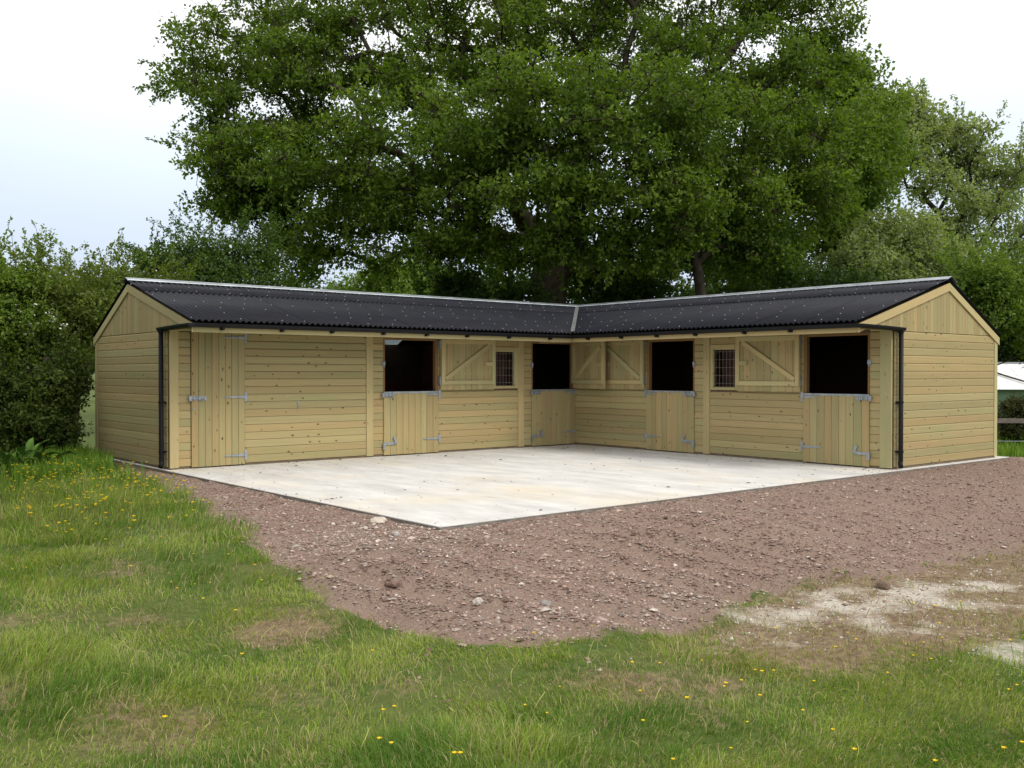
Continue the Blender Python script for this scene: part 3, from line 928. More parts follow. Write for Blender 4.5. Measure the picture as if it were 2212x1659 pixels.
def top_leaf(F, x0, x1, hinge_left, lab, y=-.075, z0=1.15, z1=2.085):
    """open upper leaf folded back, showing its framed and braced inner face"""
    t = .022
    fr = MB()
    sw = .085; fy0, fy1 = y - .034, y
    zb = z0 + .10
    st = .075
    pf = (fy0, fy1 - .0005)
    l = MB().box(x0 + .10, x1 - .10, y + .001, y + t - .001, z0 + .3, z0 + .32).build('top_door', M_TRIM, block, F)
    l['label'] = lab
    # planks: front face towards -y
    w = (x1 - x0) / 9
    for i in range(9):
        put_v(F, l, x0 + i * w + .001, w - .002, z0 + random.uniform(0, .006), z1, y + t, t)
    put_v(F, l, x0 + .003, st, zb, z1 - .003, y - .0005, .034, M_TRIM, 'stile', .003)
    put_v(F, l, x1 - st - .003, st, zb, z1 - .003, y - .0005, .034, M_TRIM, 'stile', .003)
    put_rail(F, l, x0 + st + .005, x1 - st - .005, zb, st, y - .0005, .032, M_TRIM, 'rail')
    put_rail(F, l, x0 + st + .005, x1 - st - .005, z1 - st - .003, st, y - .0005, .032, M_TRIM, 'rail')
    a = (x0 + st + .02, zb + st + .03) if hinge_left else (x1 - st - .02, zb + st + .03)
    c = (x1 - st - .06, z1 - st - .02) if hinge_left else (x0 + st + .06, z1 - st - .02)
    ln = math.hypot(c[0] - a[0], c[1] - a[1])
    if hinge_left: ang = math.atan2(c[1] - a[1], c[0] - a[0]); p0 = a
    else: ang = math.atan2(a[1] - c[1], a[0] - c[0]); p0 = c
    link('brace', vboard(ln, .075, .031, M_TRIM, .003), l, None, F @ Matrix.Translation((p0[0], y - .0005, p0[1])) @ Matrix.Rotation(-ang, 4, 'Y') @ Matrix.Translation((0, 0, -.037)))
    xb = x1 - st - .165 if hinge_left else x0 + st + .005
    put_rail(F, l, xb, xb + .16, (z0 + z1) / 2 - .02, .075, y - .0005, .030, M_TRIM, 'lock_block')
    xh = x0 if hinge_left else x1
    for za in (z0 + .10, z1 - .18): MB().box(xh - .03, xh + .006, y - .005, y + .045, za, za + .15).build('hinge', M_GALV, l, F)
top_leaf(FL, -3.43, -2.17, True, 'open top door folded flat beside the left window')
# corner leaf stands a little off the right wing wall, lapping the next leaf
ang = R(9.5)
FC = Matrix.Translation((-.035, -.02, 0)) @ Matrix.Rotation(-math.pi / 2 - ang, 4, 'Z')
top_leaf(FC, 0.03, 1.15, True, 'open top door in the inner corner, lapping over its neighbour', y=-.055)
top_leaf(FR, 0.84, 1.99, False, 'open top door partly hidden behind the corner leaf')
top_leaf(FR, 4.14, 5.41, False, 'open top door folded back beside the right window')

# ---- windows
M_GLASS, ns, ls, bs = mat_new('window_glass')
gl = N(ns, 'ShaderNodeBsdfGlossy', Roughness=.03); tr = N(ns, 'ShaderNodeBsdfTransparent')
tr.inputs['Color'].default_value = (.86, .88, .87, 1)
fz = N(ns, 'ShaderNodeFresnel', IOR=1.14); mx = N(ns, 'ShaderNodeMixShader')
ls.new(fz.outputs[0], mx.inputs[0]); ls.new(tr.outputs[0], mx.inputs[1]); ls.new(gl.outputs[0], mx.inputs[2])
ls.new(mx.outputs[0], ns['Material Output'].inputs['Surface'])
M_WIRE = plain('galvanised_grille_wire', (0.30, 0.29, 0.28), .6, metal=.3)
M_INSIDE = plain('reddish_interior_board', (0.15, 0.060, 0.045), .8, var=.3)
def window(F, x0, x1, z0, z1, g0, g1, h0, h1, lab):
    wdw = MB().box(g0 - .012, g0, -.012, .05, h0, h1).box(g1, g1 + .012, -.012, .05, h0, h1).box(g0, g1, -.012, .05, h0 - .012, h0).box(g0, g1, -.012, .05, h1, h1 + .012).build('window', M_TRIM, block, F)
    wdw['label'] = lab
    put_v(F, wdw, x0, g0 - .012 - x0, z0, z1, 0, .034, M_TRIM, 'frame', .003)
    put_v(F, wdw, g1 + .012, x1 - g1 - .012, z0, z1, 0, .034, M_TRIM, 'frame', .003)
    put_rail(F, wdw, g0 - .011, g1 + .011, z0, h0 - .012 - z0, 0, .036, M_TRIM, 'sill')
    put_rail(F, wdw, g0 - .011, g1 + .011, h1 + .012, z1 - h1 - .012, 0, .036, M_TRIM, 'frame')
    MB().box(g0, g1, .020, .024, h0, h1).build('pane', M_GLASS, wdw, F)
    b = MB()
    for i in range(6):
        x = g0 + (g1 - g0) * (i + .5) / 6
        b.tube([(x, -.004, h0), (x, -.004, h1)], .0024, 5)
    for i in range(5):
        z = h0 + (h1 - h0) * (i + .45) / 4.7
        b.tube([(g0, -.010, z), (g1, -.010, z)], .0024, 5)
    b.build('grille', M_WIRE, wdw, F)
    MB().box(g0 - .05, g1 + .05, .30, .32, h0 - .1, h1 + .1).build('inner_board', M_INSIDE, wdw, F)  # board standing in for the dark red-brown interior behind the pane
window(FL, -2.15, -1.545, 1.165, 1.965, -2.097, -1.632, 1.217, 1.872, 'barred window of the left wing')
window(FR, 3.535, 4.13, 1.165, 1.965, 3.606, 4.062, 1.217, 1.872, 'barred window of the right wing')
# tie ring on the left wing cladding
MB().box(-6.30, -6.27, -.030, -.02, .96, 1.0).tube([(-6.285, -.035, .98), (-6.285, -.05, .95), (-6.285, -.05, .85)], .005, 6).build('tie_ring', M_GALV, block, FL)

# ------------------------------------------------------------------ foliage generator
def unit(v): return v / np.maximum(np.linalg.norm(v, axis=-1, keepdims=True), 1e-9)
def leaf_mesh(P, D, Nn, L, Wd, C):
    """one folded kite per leaf"""
    D = unit(D); S = unit(np.cross(D, Nn)); Nn = np.cross(S, D)
    L = L[:, None]; Wd = Wd[:, None]
    V = np.empty((len(P), 4, 3), np.float32)
    V[:, 0] = P; V[:, 1] = P + D * L * .5 + S * Wd * .5 + Nn * Wd * .16
    V[:, 2] = P + D * L - Nn * L * .12; V[:, 3] = P + D * L * .5 - S * Wd * .5 + Nn * Wd * .16
    b = np.arange(len(P))[:, None] * 4
    F = np.concatenate([b + np.array([[0, 1, 2]]), b + np.array([[0, 2, 3]])])
    return V.reshape(-1, 3), F, np.repeat(C, 4, axis=0)

def tubes(A, B, ra, rb, n=5):
    d = unit(B - A)
    ref = np.where(np.abs(d[:, 2:3]) < .9, np.array([[0, 0, 1.]]), np.array([[1., 0, 0]]))
    u = unit(np.cross(d, ref)); w = np.cross(d, u)
    ang = np.arange(n) * 2 * math.pi / n
    ring = u[:, None] * np.cos(ang)[None, :, None] + w[:, None] * np.sin(ang)[None, :, None]
    V = np.concatenate([A[:, None] + ring * ra[:, None, None], B[:, None] + ring * rb[:, None, None]], 1)
    b = np.arange(len(A))[:, None] * 2 * n
    F = np.concatenate([b + np.array([[k, (k+1) % n, n + (k+1) % n, n + k]]) for k in range(n)])
    return V.reshape(-1, 3), F

def plant(name, label, cat, group, base, lobes, clump_r, sprigs, leaf, tones, trunk_pts=None, trunk_r=.3, leaves_per=7, shell=.6,
          twigs=5, dens=1.0, blossom=0, sprays=0, spray_len=.8, spray_up=.9, seed=1, droop=0.0, rmin=.006, flat=.75):
    """lobes: (centre, (rx, ry, rz) in metres along camera-right / depth / up, clumps)"""
    g = np.random.default_rng(seed)
    base = np.asarray(base, float)
    root = empty(name, base)
    tag(root, label, cat, group)
    C = []
    for c, rad, n in lobes:
        n = max(1, int(round(n * dens)))
        d = unit(g.normal(size=(n, 3)))
        rr = g.random(n) ** (1 / 3 * shell + .05)
        o = d * rr[:, None] * np.asarray(rad)[None]
        C.append(np.asarray(c)[None] + o[:, 0:1] * _r + o[:, 1:2] * fw2 + o[:, 2:3] * np.array([0, 0, 1.]))
    C = np.concatenate(C)
    gz = float(height(base[0], base[1]))
    C[:, 2] = np.maximum(C[:, 2], gz + clump_r * .4)
    # skeleton
    tp = [np.asarray(p, float) for p in (trunk_pts or [base, base + np.array([0, 0, 1.0])])]
    nodes = []; par = []
    for i, p in enumerate(tp):
        if i == 0: nodes.append(p); par.append(-1); continue
        k = 4
        for q in range(1, k + 1):
            nodes.append(tp[i-1] + (p - tp[i-1]) * q / k); par.append(len(nodes) - 2)
    ntr = len(nodes)
    plen = [0.0]
    for i in range(1, ntr): plen.append(plen[par[i]] + np.linalg.norm(nodes[i] - nodes[par[i]]))
    order = np.argsort(np.linalg.norm(C - tp[-1][None], axis=1))
    cnt_idx = []
    step = max(.35, clump_r * .8)
    for ci in order:
        c = C[ci]
        A = np.array(nodes[max(0, ntr // 3):]); off = max(0, ntr // 3)
        dd = np.linalg.norm(A - c, axis=1)
        cost = dd + .32 * np.array(plen[off:]) + .8 * np.maximum(0, A[:, 2] - c[2])
        j = int(np.argmin(cost)) + off
        p0 = nodes[j]; dist = np.linalg.norm(c - p0); k = max(1, int(dist / step))
        bow = g.normal(size=3) * dist * .07; bow[2] += dist * .06
        prev = j
        for q in range(1, k + 1):
            t = q / k
            p = p0 + (c - p0) * t + bow * math.sin(math.pi * t) + (g.normal(size=3) * .05 * step if q < k else 0)
            nodes.append(p); par.append(prev); plen.append(plen[prev] + np.linalg.norm(p - nodes[prev])); prev = len(nodes) - 1
        cnt_idx.append(prev)
    Nn = len(nodes); load = np.zeros(Nn)
    for i in cnt_idx: load[i] += 1
    for i in range(Nn - 1, 0, -1): load[par[i]] += load[i]
    P = np.array(nodes); pa = np.array(par)
    tot = max(load[0], 1)
    rad = np.maximum(rmin, trunk_r * (load / tot) ** .52)
    rad[:ntr] = np.maximum(rad[:ntr], trunk_r * np.linspace(1.0, .7, ntr)); rad[0] *= 1.35
    ei = np.arange(1, Nn)
    ra = np.minimum(rad[pa[ei]], rad[ei] * 1.35 + .004); rb = rad[ei]
    ra[:ntr-1] = rad[:ntr-1]
    V1, F1 = tubes(P[pa[ei]], P[ei], ra, rb, 6)
    # twigs
    Tw = np.repeat(C, twigs, axis=0)
    td = unit(g.normal(size=(len(Tw), 3)) + np.array([0, 0, .25 - droop]))
    Te = Tw + td * clump_r * g.uniform(.6, 1.05, (len(Tw), 1))
    V2, F2 = tubes(Tw, Te, np.full(len(Tw), rmin * 1.3), np.full(len(Tw), rmin * .5), 3)
    SA = np.zeros((0, 3)); SQ = np.zeros((0, 3)); SD = np.zeros((0, 3)); V3 = np.zeros((0, 3)); F3 = np.zeros((0, 4), int)
    if sprays:
        # long young shoots standing out of the crown
        cen = C.mean(0); out = C - cen
        sel = g.choice(len(C), sprays, p=(lambda q: q / q.sum())(np.clip(np.linalg.norm(out / out.std(0), axis=1) + out[:, 2] / out[:, 2].std() * spray_up, .02, None) ** 2))
        d0 = unit(unit(out[sel]) * .7 + g.normal(size=(sprays, 3)) * .45 + np.array([0, 0, spray_up]))
        ln = spray_len * g.uniform(.5, 1.25, sprays); p = C[sel] + d0 * clump_r * .6
        seg_a = []; seg_b = []; qs = []; qd = []
        for q in range(6):
            d0 = unit(d0 + g.normal(size=d0.shape) * .12 + np.array([0, 0, -.07]))
            p2 = p + d0 * (ln / 6)[:, None]; seg_a.append(p); seg_b.append(p2)
            for r_ in range(2): qs.append(p + (p2 - p) * g.random((sprays, 1))); qd.append(d0)
            p = p2
        qs.append(p); qd.append(d0)
        SQ = np.concatenate(qs); SD = np.concatenate(qd)
        A_, B_ = np.concatenate(seg_a), np.concatenate(seg_b)
        V3, F3 = tubes(A_, B_, np.full(len(A_), rmin * .9), np.full(len(A_), rmin * .7), 3)
    Vt = np.concatenate([V1, V2, V3]) - base
    link('trunk', np_mesh('trunk', Vt, [F1, F2 + len(V1), F3 + len(V1) + len(V2)] if sprays else [F1, F2 + len(V1)], smooth=True), root, M_BARK)
    # leaves
    ns_ = (g.poisson(sprigs, len(C))).clip(2)
    K = np.repeat(np.arange(len(C)), ns_)
    d = unit(g.normal(size=(len(K), 3)) * np.array([1, 1, flat]))
    Q = C[K] + d * (clump_r * (g.random(len(K)) ** .45))[:, None] * np.array([1, 1, flat])
    ax = unit(d * .7 + g.normal(size=d.shape) * .55 + np.array([0, 0, .15 - droop]))
    K2 = np.repeat(np.arange(len(K)), leaves_per)
    nmain = len(K)
    LP = Q[K2] + g.normal(size=(len(K2), 3)) * leaf * .55
    LD = unit(ax[K2] * .6 + g.normal(size=LP.shape) * .8)
    LN = unit(g.normal(size=LP.shape) * .75 + np.array([0, 0, .8]) + d[K2] * .35)
    LL = leaf * g.uniform(.7, 1.25, len(K2)); LW = LL * g.uniform(.5, .72, len(K2))
    ta, tb, tcx = [np.array(t) for t in tones]
    cl = g.random(len(C))[K][K2]; sp = g.random(len(K))[K2]
    m = np.clip(.55 * cl + .45 * sp + g.normal(size=len(K2)) * .10, 0, 1)[:, None]
    col = ta * (1 - m) + tb * m
    y = (g.random(len(K2)) < .06)[:, None]
    col = np.where(y, tcx, col) * g.uniform(.82, 1.18, (len(K2), 1))
    if sprays:
        k3 = np.repeat(np.arange(len(SQ)), 3)
        sp_p = SQ[k3] + g.normal(size=(len(k3), 3)) * leaf * .25
        LP = np.concatenate([LP, sp_p]); LD = np.concatenate([LD, unit(SD[k3] * .5 + g.normal(size=sp_p.shape) * .8)])
        LN = np.concatenate([LN, unit(g.normal(size=sp_p.shape) * .7 + np.array([0, 0, .8]))])
        l3 = leaf * g.uniform(.6, 1.05, len(k3)); LL = np.concatenate([LL, l3]); LW = np.concatenate([LW, l3 * .6])
        m3 = g.uniform(.4, 1.0, (len(k3), 1)); col = np.concatenate([col, ta * (1 - m3) + tb * m3])
    V, F, cc = leaf_mesh(LP - base, LD, LN, LL, LW, col)
    link('crown', np_mesh('crown', V, [F], cc), root, M_LEAF)
    if blossom:
        sel = g.choice(len(K), blossom, replace=False)
        sel = np.repeat(sel, 9)
        BP = Q[sel] + g.normal(size=(len(sel), 3)) * .05 + d[sel] * .05
        bl = np.full(len(sel), .045)
        V, F, cc = leaf_mesh(BP - base, g.normal(size=BP.shape), unit(g.normal(size=BP.shape) * .5 + [0, 0, 1]), bl, bl, np.ones((len(sel), 3)))
        link('blossom', np_mesh('blossom', V, [F]), root, M_BLOSSOM)
    return root

def lobe(px, py, depth, rx, rz, n, rd=None):
    s = depth / FPX
    return (at(px, py, depth), (rx * s, (rd or (rx + rz) / 2) * s, rz * s), n)
def gpt(px, depth, dz=0):
    p = at(px, 805, depth); p[2] = float(height(p[0], p[1])) + dz
    return p

# ------------------------------------------------------------------ the great oak behind the stables
OD = 32.0
oak_l = [(470,150,0,105,95,13),(560,60,1,130,90,14),(450,235,-1,75,60,7),(540,350,-2,105,80,10),(590,455,-1,90,70,9),(690,525,-2,110,55,6),(640,590,0,55,25,3),(620,320,-2,80,70,9),(475,335,-1,60,55,8),(500,425,-1,60,48,7),(560,420,-1,75,60,8),(780,565,-2,110,30,4),(760,450,1,100,60,6),(640,250,1,90,80,9),(600,530,-1,55,35,3),
 (700,200,2,140,120,16),(690,380,-3,130,100,14),(850,90,0,150,120,17),(850,290,-4,150,110,17),(850,440,-3,130,90,14),(900,540,-3,110,40,5),
 (1000,180,3,150,130,18),(1020,340,-5,140,110,17),(1000,475,-4,130,80,13),(1085,560,-4,90,45,7),
 (1150,50,0,160,130,20),(1180,240,-6,150,130,20),(1200,400,-6,150,100,18),(1240,520,-5,120,60,11),
 (1350,80,3,160,140,20),(1380,240,-6,160,110,21),(1400,390,-6,150,110,21),(1390,510,-5,120,60,13),(1330,590,1,120,30,7),
 (1550,80,2,150,130,20),(1560,270,-3,150,120,21),(1550,430,-4,130,90,18),(1610,530,-2,120,55,12),(1480,330,4,150,120,14),
 (1700,50,1,110,80,12),(1740,220,-1,130,120,19),(1720,370,-2,130,100,18),(1825,285,1,55,85,9),(1800,425,0,85,55,9),(1790,95,0,62,50,7),
 (720,40,-1,90,60,8),(800,0,1,120,60,8),(1000,20,-2,140,80,11),(1290,-10,0,140,70,9),(1430,120,-1,140,90,11),(1650,120,-1,120,80,10),(640,130,-2,90,70,8),(900,160,-2,130,90,11),(800,-120,2,200,110,12),(1100,-150,0,220,130,14),(1400,-150,0,220,130,14),(1650,-80,1,140,90,9),(1200,150,5,200,150,16),(900,250,5,200,150,14)]
lob = [lobe(a, b_, OD + c, d * 1.08, e_ * 1.08, n) for a, b_, c, d, e_, n in oak_l]
ob = gpt(1185, OD)
trunk = [ob, at(1183, 640, OD), at(1190, 560, OD), at(1215, 470, OD + .3), at(1240, 360, OD + .5)]
plant('oak_tree', 'great spreading oak towering behind the stable block', 'tree', None, ob, lob, .78, 35, .138,
      ((0.062, 0.112, 0.011), (0.150, 0.225, 0.024), (0.22, 0.29, 0.045)), trunk, .62, seed=3, twigs=7, rmin=.014, leaves_per=7, dens=1.5, shell=1.0, flat=.62, sprays=420, spray_len=.75, spray_up=-.15)

# ------------------------------------------------------------------ other trees and shrubs
DK = ((0.024, 0.050, 0.009), (0.048, 0.092, 0.015), (0.07, 0.12, 0.025))
MID = ((0.050, 0.098, 0.016), (0.095, 0.165, 0.027), (0.14, 0.20, 0.045))
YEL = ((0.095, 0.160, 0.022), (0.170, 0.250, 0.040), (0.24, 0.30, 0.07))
GRY = ((0.20, 0.255, 0.110), (0.31, 0.37, 0.165), (0.38, 0.42, 0.22))
HAW = ((0.070, 0.112, 0.018), (0.175, 0.225, 0.040), (0.27, 0.30, 0.09))
G_T = 'trees behind the stables'
plant('ash_tree', 'tall airy pale tree with open crown at the far right', 'tree', G_T, gpt(2060, 56),
      [lobe(a, b_, 56 + c, d, e_, n) for a, b_, c, d, e_, n in ((1985,265,0,70,50,17),(2075,325,1,85,65,21),(1970,350,-1,70,70,14),(2160,400,2,90,80,20),(2080,430,0,100,80,16),(2200,520,1,80,90,14),(2020,500,0,80,60,12),(2270,480,0,80,100,10),(2130,560,0,90,60,10))],
      1.0, 17, .23, GRY, [gpt(2060, 56), at(2062, 620, 56), at(2070, 480, 56)], .30, seed=5, twigs=5, rmin=.018, dens=1.7, shell=1.0, sprays=160, spray_len=1.4, spray_up=.5)
plant('lit_edge_tree', 'tree whose yellow leaf colour stands for the lit right edge of the oak', 'tree', G_T, gpt(1800, 40),  # yellow leaf tone paints the sunlit edge of the crown
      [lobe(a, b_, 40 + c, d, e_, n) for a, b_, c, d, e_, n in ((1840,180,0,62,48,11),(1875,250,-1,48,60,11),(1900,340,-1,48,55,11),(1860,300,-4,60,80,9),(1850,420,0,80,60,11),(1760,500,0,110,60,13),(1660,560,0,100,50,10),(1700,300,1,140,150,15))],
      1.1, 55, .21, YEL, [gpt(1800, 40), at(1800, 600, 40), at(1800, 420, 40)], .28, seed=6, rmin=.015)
plant('willow_tree', 'rounded grey-green sallow above the right wing roof', 'tree', G_T, gpt(1940, 37),
      [lobe(a, b_, 37 + c, d, e_, n) for a, b_, c, d, e_, n in ((1960,510,0,85,65,16),(1900,580,-1,90,60,14),(2010,590,-1,70,60,12),(1800,600,0,90,60,12),(1960,640,-1,120,50,13))],
      .9, 75, .15, GRY, [gpt(1940, 37), at(1940, 700, 37), at(1940, 600, 37)], .16, seed=7)
plant('hazel_bush', 'fresh green bush just behind the right gable', 'bush', None, gpt(2110, 27),
      [lobe(a, b_, 27 + c, d, e_, n) for a, b_, c, d, e_, n in ((2110,610,0,60,40,9),(2150,650,0,70,60,13),(2210,620,1,60,70,10),(2100,690,1,70,60,9),(2230,720,0,50,70,8))],
      .6, 60, .12, YEL, [gpt(2130, 27), at(2130, 740, 27)], .08, seed=8, sprays=60)
plant('holly_bush', 'very dark bush behind the low white-roofed shed', 'bush', None, gpt(2220, 40),
      [lobe(a, b_, 40 + c, d, e_, n) for a, b_, c, d, e_, n in ((2190,700,0,70,50,14),(2260,690,0,80,70,14),(2200,760,0,80,40,12),(2290,770,0,80,40,8),(2130,740,0,60,50,10))],
      .8, 75, .16, DK, [gpt(2200, 40), at(2200, 740, 40)], .12, seed=9)
plant('bare_stem_tree', 'dark fork-stemmed young tree right of the oak trunk', 'tree', G_T, gpt(1525, 29),
      [lobe(a, b_, 29 + c, d, e_, n) for a, b_, c, d, e_, n in ((1480,470,0,80,50,9),(1580,470,1,90,60,11),(1640,540,1,80,50,8),(1450,540,1,60,35,4))],
      .75, 45, .14, MID, [gpt(1522, 29), at(1518, 660, 29), at(1508, 590, 29), at(1490, 510, 29)], .17, seed=10)
for i, (px, py, dp, rx, rz, n, tone, lab) in enumerate((
        (1040, 640, 30, 110, 55, 14, DK, 'dark bush under the oak left of its trunk'),
        (1340, 640, 34, 130, 60, 16, DK, 'dark bush under the oak right of its trunk'),
        (1470, 620, 38, 110, 80, 15, MID, 'bush behind the fork-stemmed tree'),
        (1650, 630, 33, 120, 60, 15, MID, 'green bush over the middle of the right wing roof'),
        (1790, 650, 30, 90, 50, 11, DK, 'dark low bush above the right wing roof'),
        (1180, 620, 44, 220, 80, 20, DK, 'dark thicket straight behind the oak trunk'),
        (1560, 560, 50, 260, 90, 22, MID, 'leafy thicket far behind the right wing'))):
    plant('shade_bush', lab, 'bush', 'bushes in the shade of the oak', gpt(px, dp), [lobe(px, py, dp, rx, rz, n), lobe(px + 20, py + 90, dp, rx, rz, n // 2)],
          .85, 65, .16, tone, [gpt(px, dp), gpt(px, dp, 1.0)], .08, seed=20 + i)
plant('field_tree', 'light yellow-green round tree far beyond the left wing roof', 'tree', 'trees far across the field', gpt(880, 75),
      [lobe(a, b_, 75 + c, d, e_, n) for a, b_, c, d, e_, n in ((880,600,0,80,35,16),(960,620,1,60,40,10),(800,625,0,70,35,12),(870,660,0,140,40,16))],
      1.6, 55, .30, YEL, [gpt(880, 75), at(880, 700, 75)], .25, seed=31, rmin=.02)
plant('field_tree', 'second pale tree far off, between oak and hawthorn', 'tree', 'trees far across the field', gpt(700, 85),
      [lobe(a, b_, 85 + c, d, e_, n) for a, b_, c, d, e_, n in ((690,640,0,80,25,10),(610,650,0,70,25,9),(740,670,0,120,40,10))],
      1.6, 45, .32, MID, [gpt(700, 85), at(700, 720, 85)], .25, seed=32, rmin=.02)
G_H = 'hawthorns of the left hedge'
def haw(lab, base, ls_, dp, cr=.55, sp=60, lf=.075, seed=0, blossom=60, tone=HAW, tr=.09, dens=1.0, nm='hawthorn_bush'):
    return plant(nm, lab, 'bush', G_H, base, [lobe(a, b_, dp + c, d, e_, n) for a, b_, c, d, e_, n in ls_], cr, sp, lf, tone,
          [base, base + np.array([.1, 0, .9]), base + np.array([.1, .1, 1.8])], tr, seed=seed, blossom=blossom, dens=dens, twigs=7, rmin=.005, sprays=70, spray_len=.75)
haw('tall hawthorn with white blossom behind the left gable roof', gpt(480, 27), ((440,555,0,70,40,12),(515,555,0,55,50,11),(370,590,0,70,40,11),(480,620,0,120,50,14),(560,620,0,40,40,6)), 27, .62, 50, .095, 41, 110, MID, .12)
haw('feathery hedge bush between the gable and the tall hawthorn', gpt(280, 25), ((280,625,0,60,35,9),(200,615,0,60,35,9),(330,645,0,60,35,8),(240,680,0,70,60,10),(130,620,0,50,35,6)), 25, .6, 50, .09, 42, 60)
haw('big olive-green hedge bush reaching over the left gable eave', gpt(150, 18.6), ((120,650,0,70,50,13),(185,675,0,50,52,12),(60,680,0,80,65,14),(145,730,0,55,72,14),(80,790,0,72,90,15)), 18.6, .45, 46, .085, 43, 30)
haw('bright hedge bush with upright sprays at the left edge', gpt(10, 18), ((15,620,0,55,45,9),(-40,660,0,80,70,12),(40,690,0,70,55,11),(-20,770,0,90,85,14)), 18, .42, 46, .08, 44, 70, ((0.110, 0.175, 0.024), (0.195, 0.285, 0.045), (0.26, 0.32, 0.08)))
haw('dense dark lower hedge bush with overhanging sprays beside the field gap', gpt(90, 17.6), ((70,830,0,70,70,15),(110,870,0,42,70,11),(30,900,-.4,80,70,14),(90,940,0,58,45,11),(-50,880,0,90,90,13),(150,800,.2,22,30,3)), 17.6, .40, 50, .08, 45, 0, ((0.045, 0.078, 0.014), (0.10, 0.145, 0.026), (0.17, 0.21, 0.05)))
haw('low ragged bush at the foot of the hedge', gpt(150, 19.5), ((105,955,0,40,36,7),(40,960,0,80,40,9)), 19.5, .35, 60, .065, 46, 0, DK, .05)
for i, (lab, bx_, by_) in enumerate((('unseen hedge bush added outside the left edge to shade the gable', -12.4, -.3), ('unseen hedge bush added nearest the camera for its shade on the gable', -13.1, -3.2), ('unseen hedge bush added rearmost in the row shading the gable', -12.0, 2.2))):
    p0 = np.array([bx_, by_, float(height(bx_, by_))])  # bushes added out of view, placed to shade the left gable
    plant('hawthorn_bush', lab, 'bush', G_H, p0, [(p0 + np.array([0, 0, z_]), (1.0, 1.3, 1.0), 16) for z_ in (1.0, 2.5, 3.8)], .5, 60, .075, HAW,
          [p0, p0 + np.array([.1, 0, .9]), p0 + np.array([.1, .1, 1.8])], .09, seed=60 + i, twigs=5, rmin=.005)
plant('hedge_row', 'long field hedge far behind the left gable', 'hedge', None, gpt(150, 60),
      [lobe(px, 765 - 8 * (k % 3), 60, 70, 45, 10) for k, px in enumerate(range(-500, 700, 90))], 1.1, 45, .24, MID, None, .1, seed=47, rmin=.02)

# dock plant with big leaves at the left
dp0 = gpt(45, 15.2)
dock = empty('dock_plant', dp0)
tag(dock, 'clump of broad dark green dock leaves in the grass at the left edge', 'plant')
M_DOCK = plain('dock_leaf_green', (0.085, 0.165, 0.028), .65, var=.3, scale=5, spec=.15)
b = MB(); nseg = 7
for i in range(nseg + 1):
    t = i / nseg; w = .085 * math.sin(math.pi * min(1, t * .92 + .08)) ** .8 * (1 - .3 * t) + .003
    x = .42 * t; z = .34 * t - .30 * t * t
    b.v += [(x, -w, z + .03), (x, -w * .5, z + .012), (x, 0, z), (x, w * .5, z + .012), (x, w, z + .03)]
for i in range(nseg):
    for k in range(4): b.f.append((i*5+k, i*5+5+k, i*5+6+k, i*5+1+k))
lm = b.mesh('leaf', True); lm.materials.append(M_DOCK)
for i in range(48):
    a = random.uniform(0, 6.28); rr = random.uniform(0, .55) ; el = random.uniform(-.9, .05); s = random.uniform(.45, .85)
    link('leaf', lm, dock, None, Matrix.Translation((rr * math.cos(a), rr * math.sin(a), random.uniform(.02, .28))) @ Matrix.Rotation(a + random.uniform(-.7, .7), 4, 'Z') @ Matrix.Rotation(el, 4, 'Y') @ Matrix.Rotation(random.uniform(-.5, .5), 4, 'X') @ Matrix.Scale(s, 4))

# ------------------------------------------------------------------ low shed and fence beyond the right gable
s0 = gpt(2130, 33)
FS = Matrix.Translation(s0) @ Matrix.Rotation(YAW - math.pi / 2 - .12, 4, 'Z')
shed = empty('low_shed', (0, 0, 0)); shed.matrix_basis = FS
tag(shed, 'low shed with white roof and pale green wall beyond the right gable', 'shed')
gzs = s0[2]
zr1, ze1 = 1.80 - gzs, .92 - gzs
MB().box(-.5, 5.2, .02, .08, 0, ze1 + .02).build('wall', plain('pale_green_paint', (0.16, 0.24, 0.14), .8, var=.25, scale=2), shed)
MB().box(-.5, 5.2, 2.5, 2.56, 0, zr1 - .1).build('wall', plain('pale_green_paint_rear', (0.16, 0.24, 0.14), .8), shed)
M_WR = plain('white_roof_sheet', (0.80, 0.80, 0.78), .5, var=.08, scale=2)
for k in range(6):
    x0 = -.62 + k * 1.0
    b = MB()
    for t0, t1, lf in ((0, .55, 0), (.53, 1.0, .014)):
        ya, yb = -.2 + 2.4 * t0, -.2 + 2.4 * t1; za, zb = ze1 + (zr1 - ze1) * t0 + lf, ze1 + (zr1 - ze1) * t1 + lf
        q = len(b.v)
        b.v += [(x0, ya, za), (x0 + .99, ya, za), (x0 + .99, yb, zb), (x0, yb, zb), (x0, ya, za - .012), (x0 + .99, ya, za - .012), (x0 + .99, yb, zb - .012), (x0, yb, zb - .012)]
        b.f += [(q, q+1, q+2, q+3), (q+4, q+7, q+6, q+5), (q, q+4, q+5, q+1), (q+1, q+5, q+6, q+2), (q+2, q+6, q+7, q+3), (q+3, q+7, q+4, q)]
    b.build('roof_panel', M_WR, shed)
MB().box(-.65, 5.4, 2.12, 2.30, zr1 - .03, zr1 + .05).build('ridge_bar', plain('grey_ridge_board', (0.30, 0.31, 0.32), .7), shed)
p = MB().tube([(.05, 2.1, zr1 + .06), (.9, .9, zr1 - .42), (1.75, -.3, ze1 + .06)], .028, 8).build('loose_pole', M_BARK, None, FS)
tag(p, 'dark pole lying aslant across the white shed roof', 'pole')
fr = empty('rail_fence', gpt(2165, 25))
tag(fr, 'weathered rail fence running off beyond the right gable', 'fence')
fo = np.array(fr.location); M_FW = plain('weathered_fence_wood', (0.17, 0.14, 0.12), .9, var=.3, scale=10)
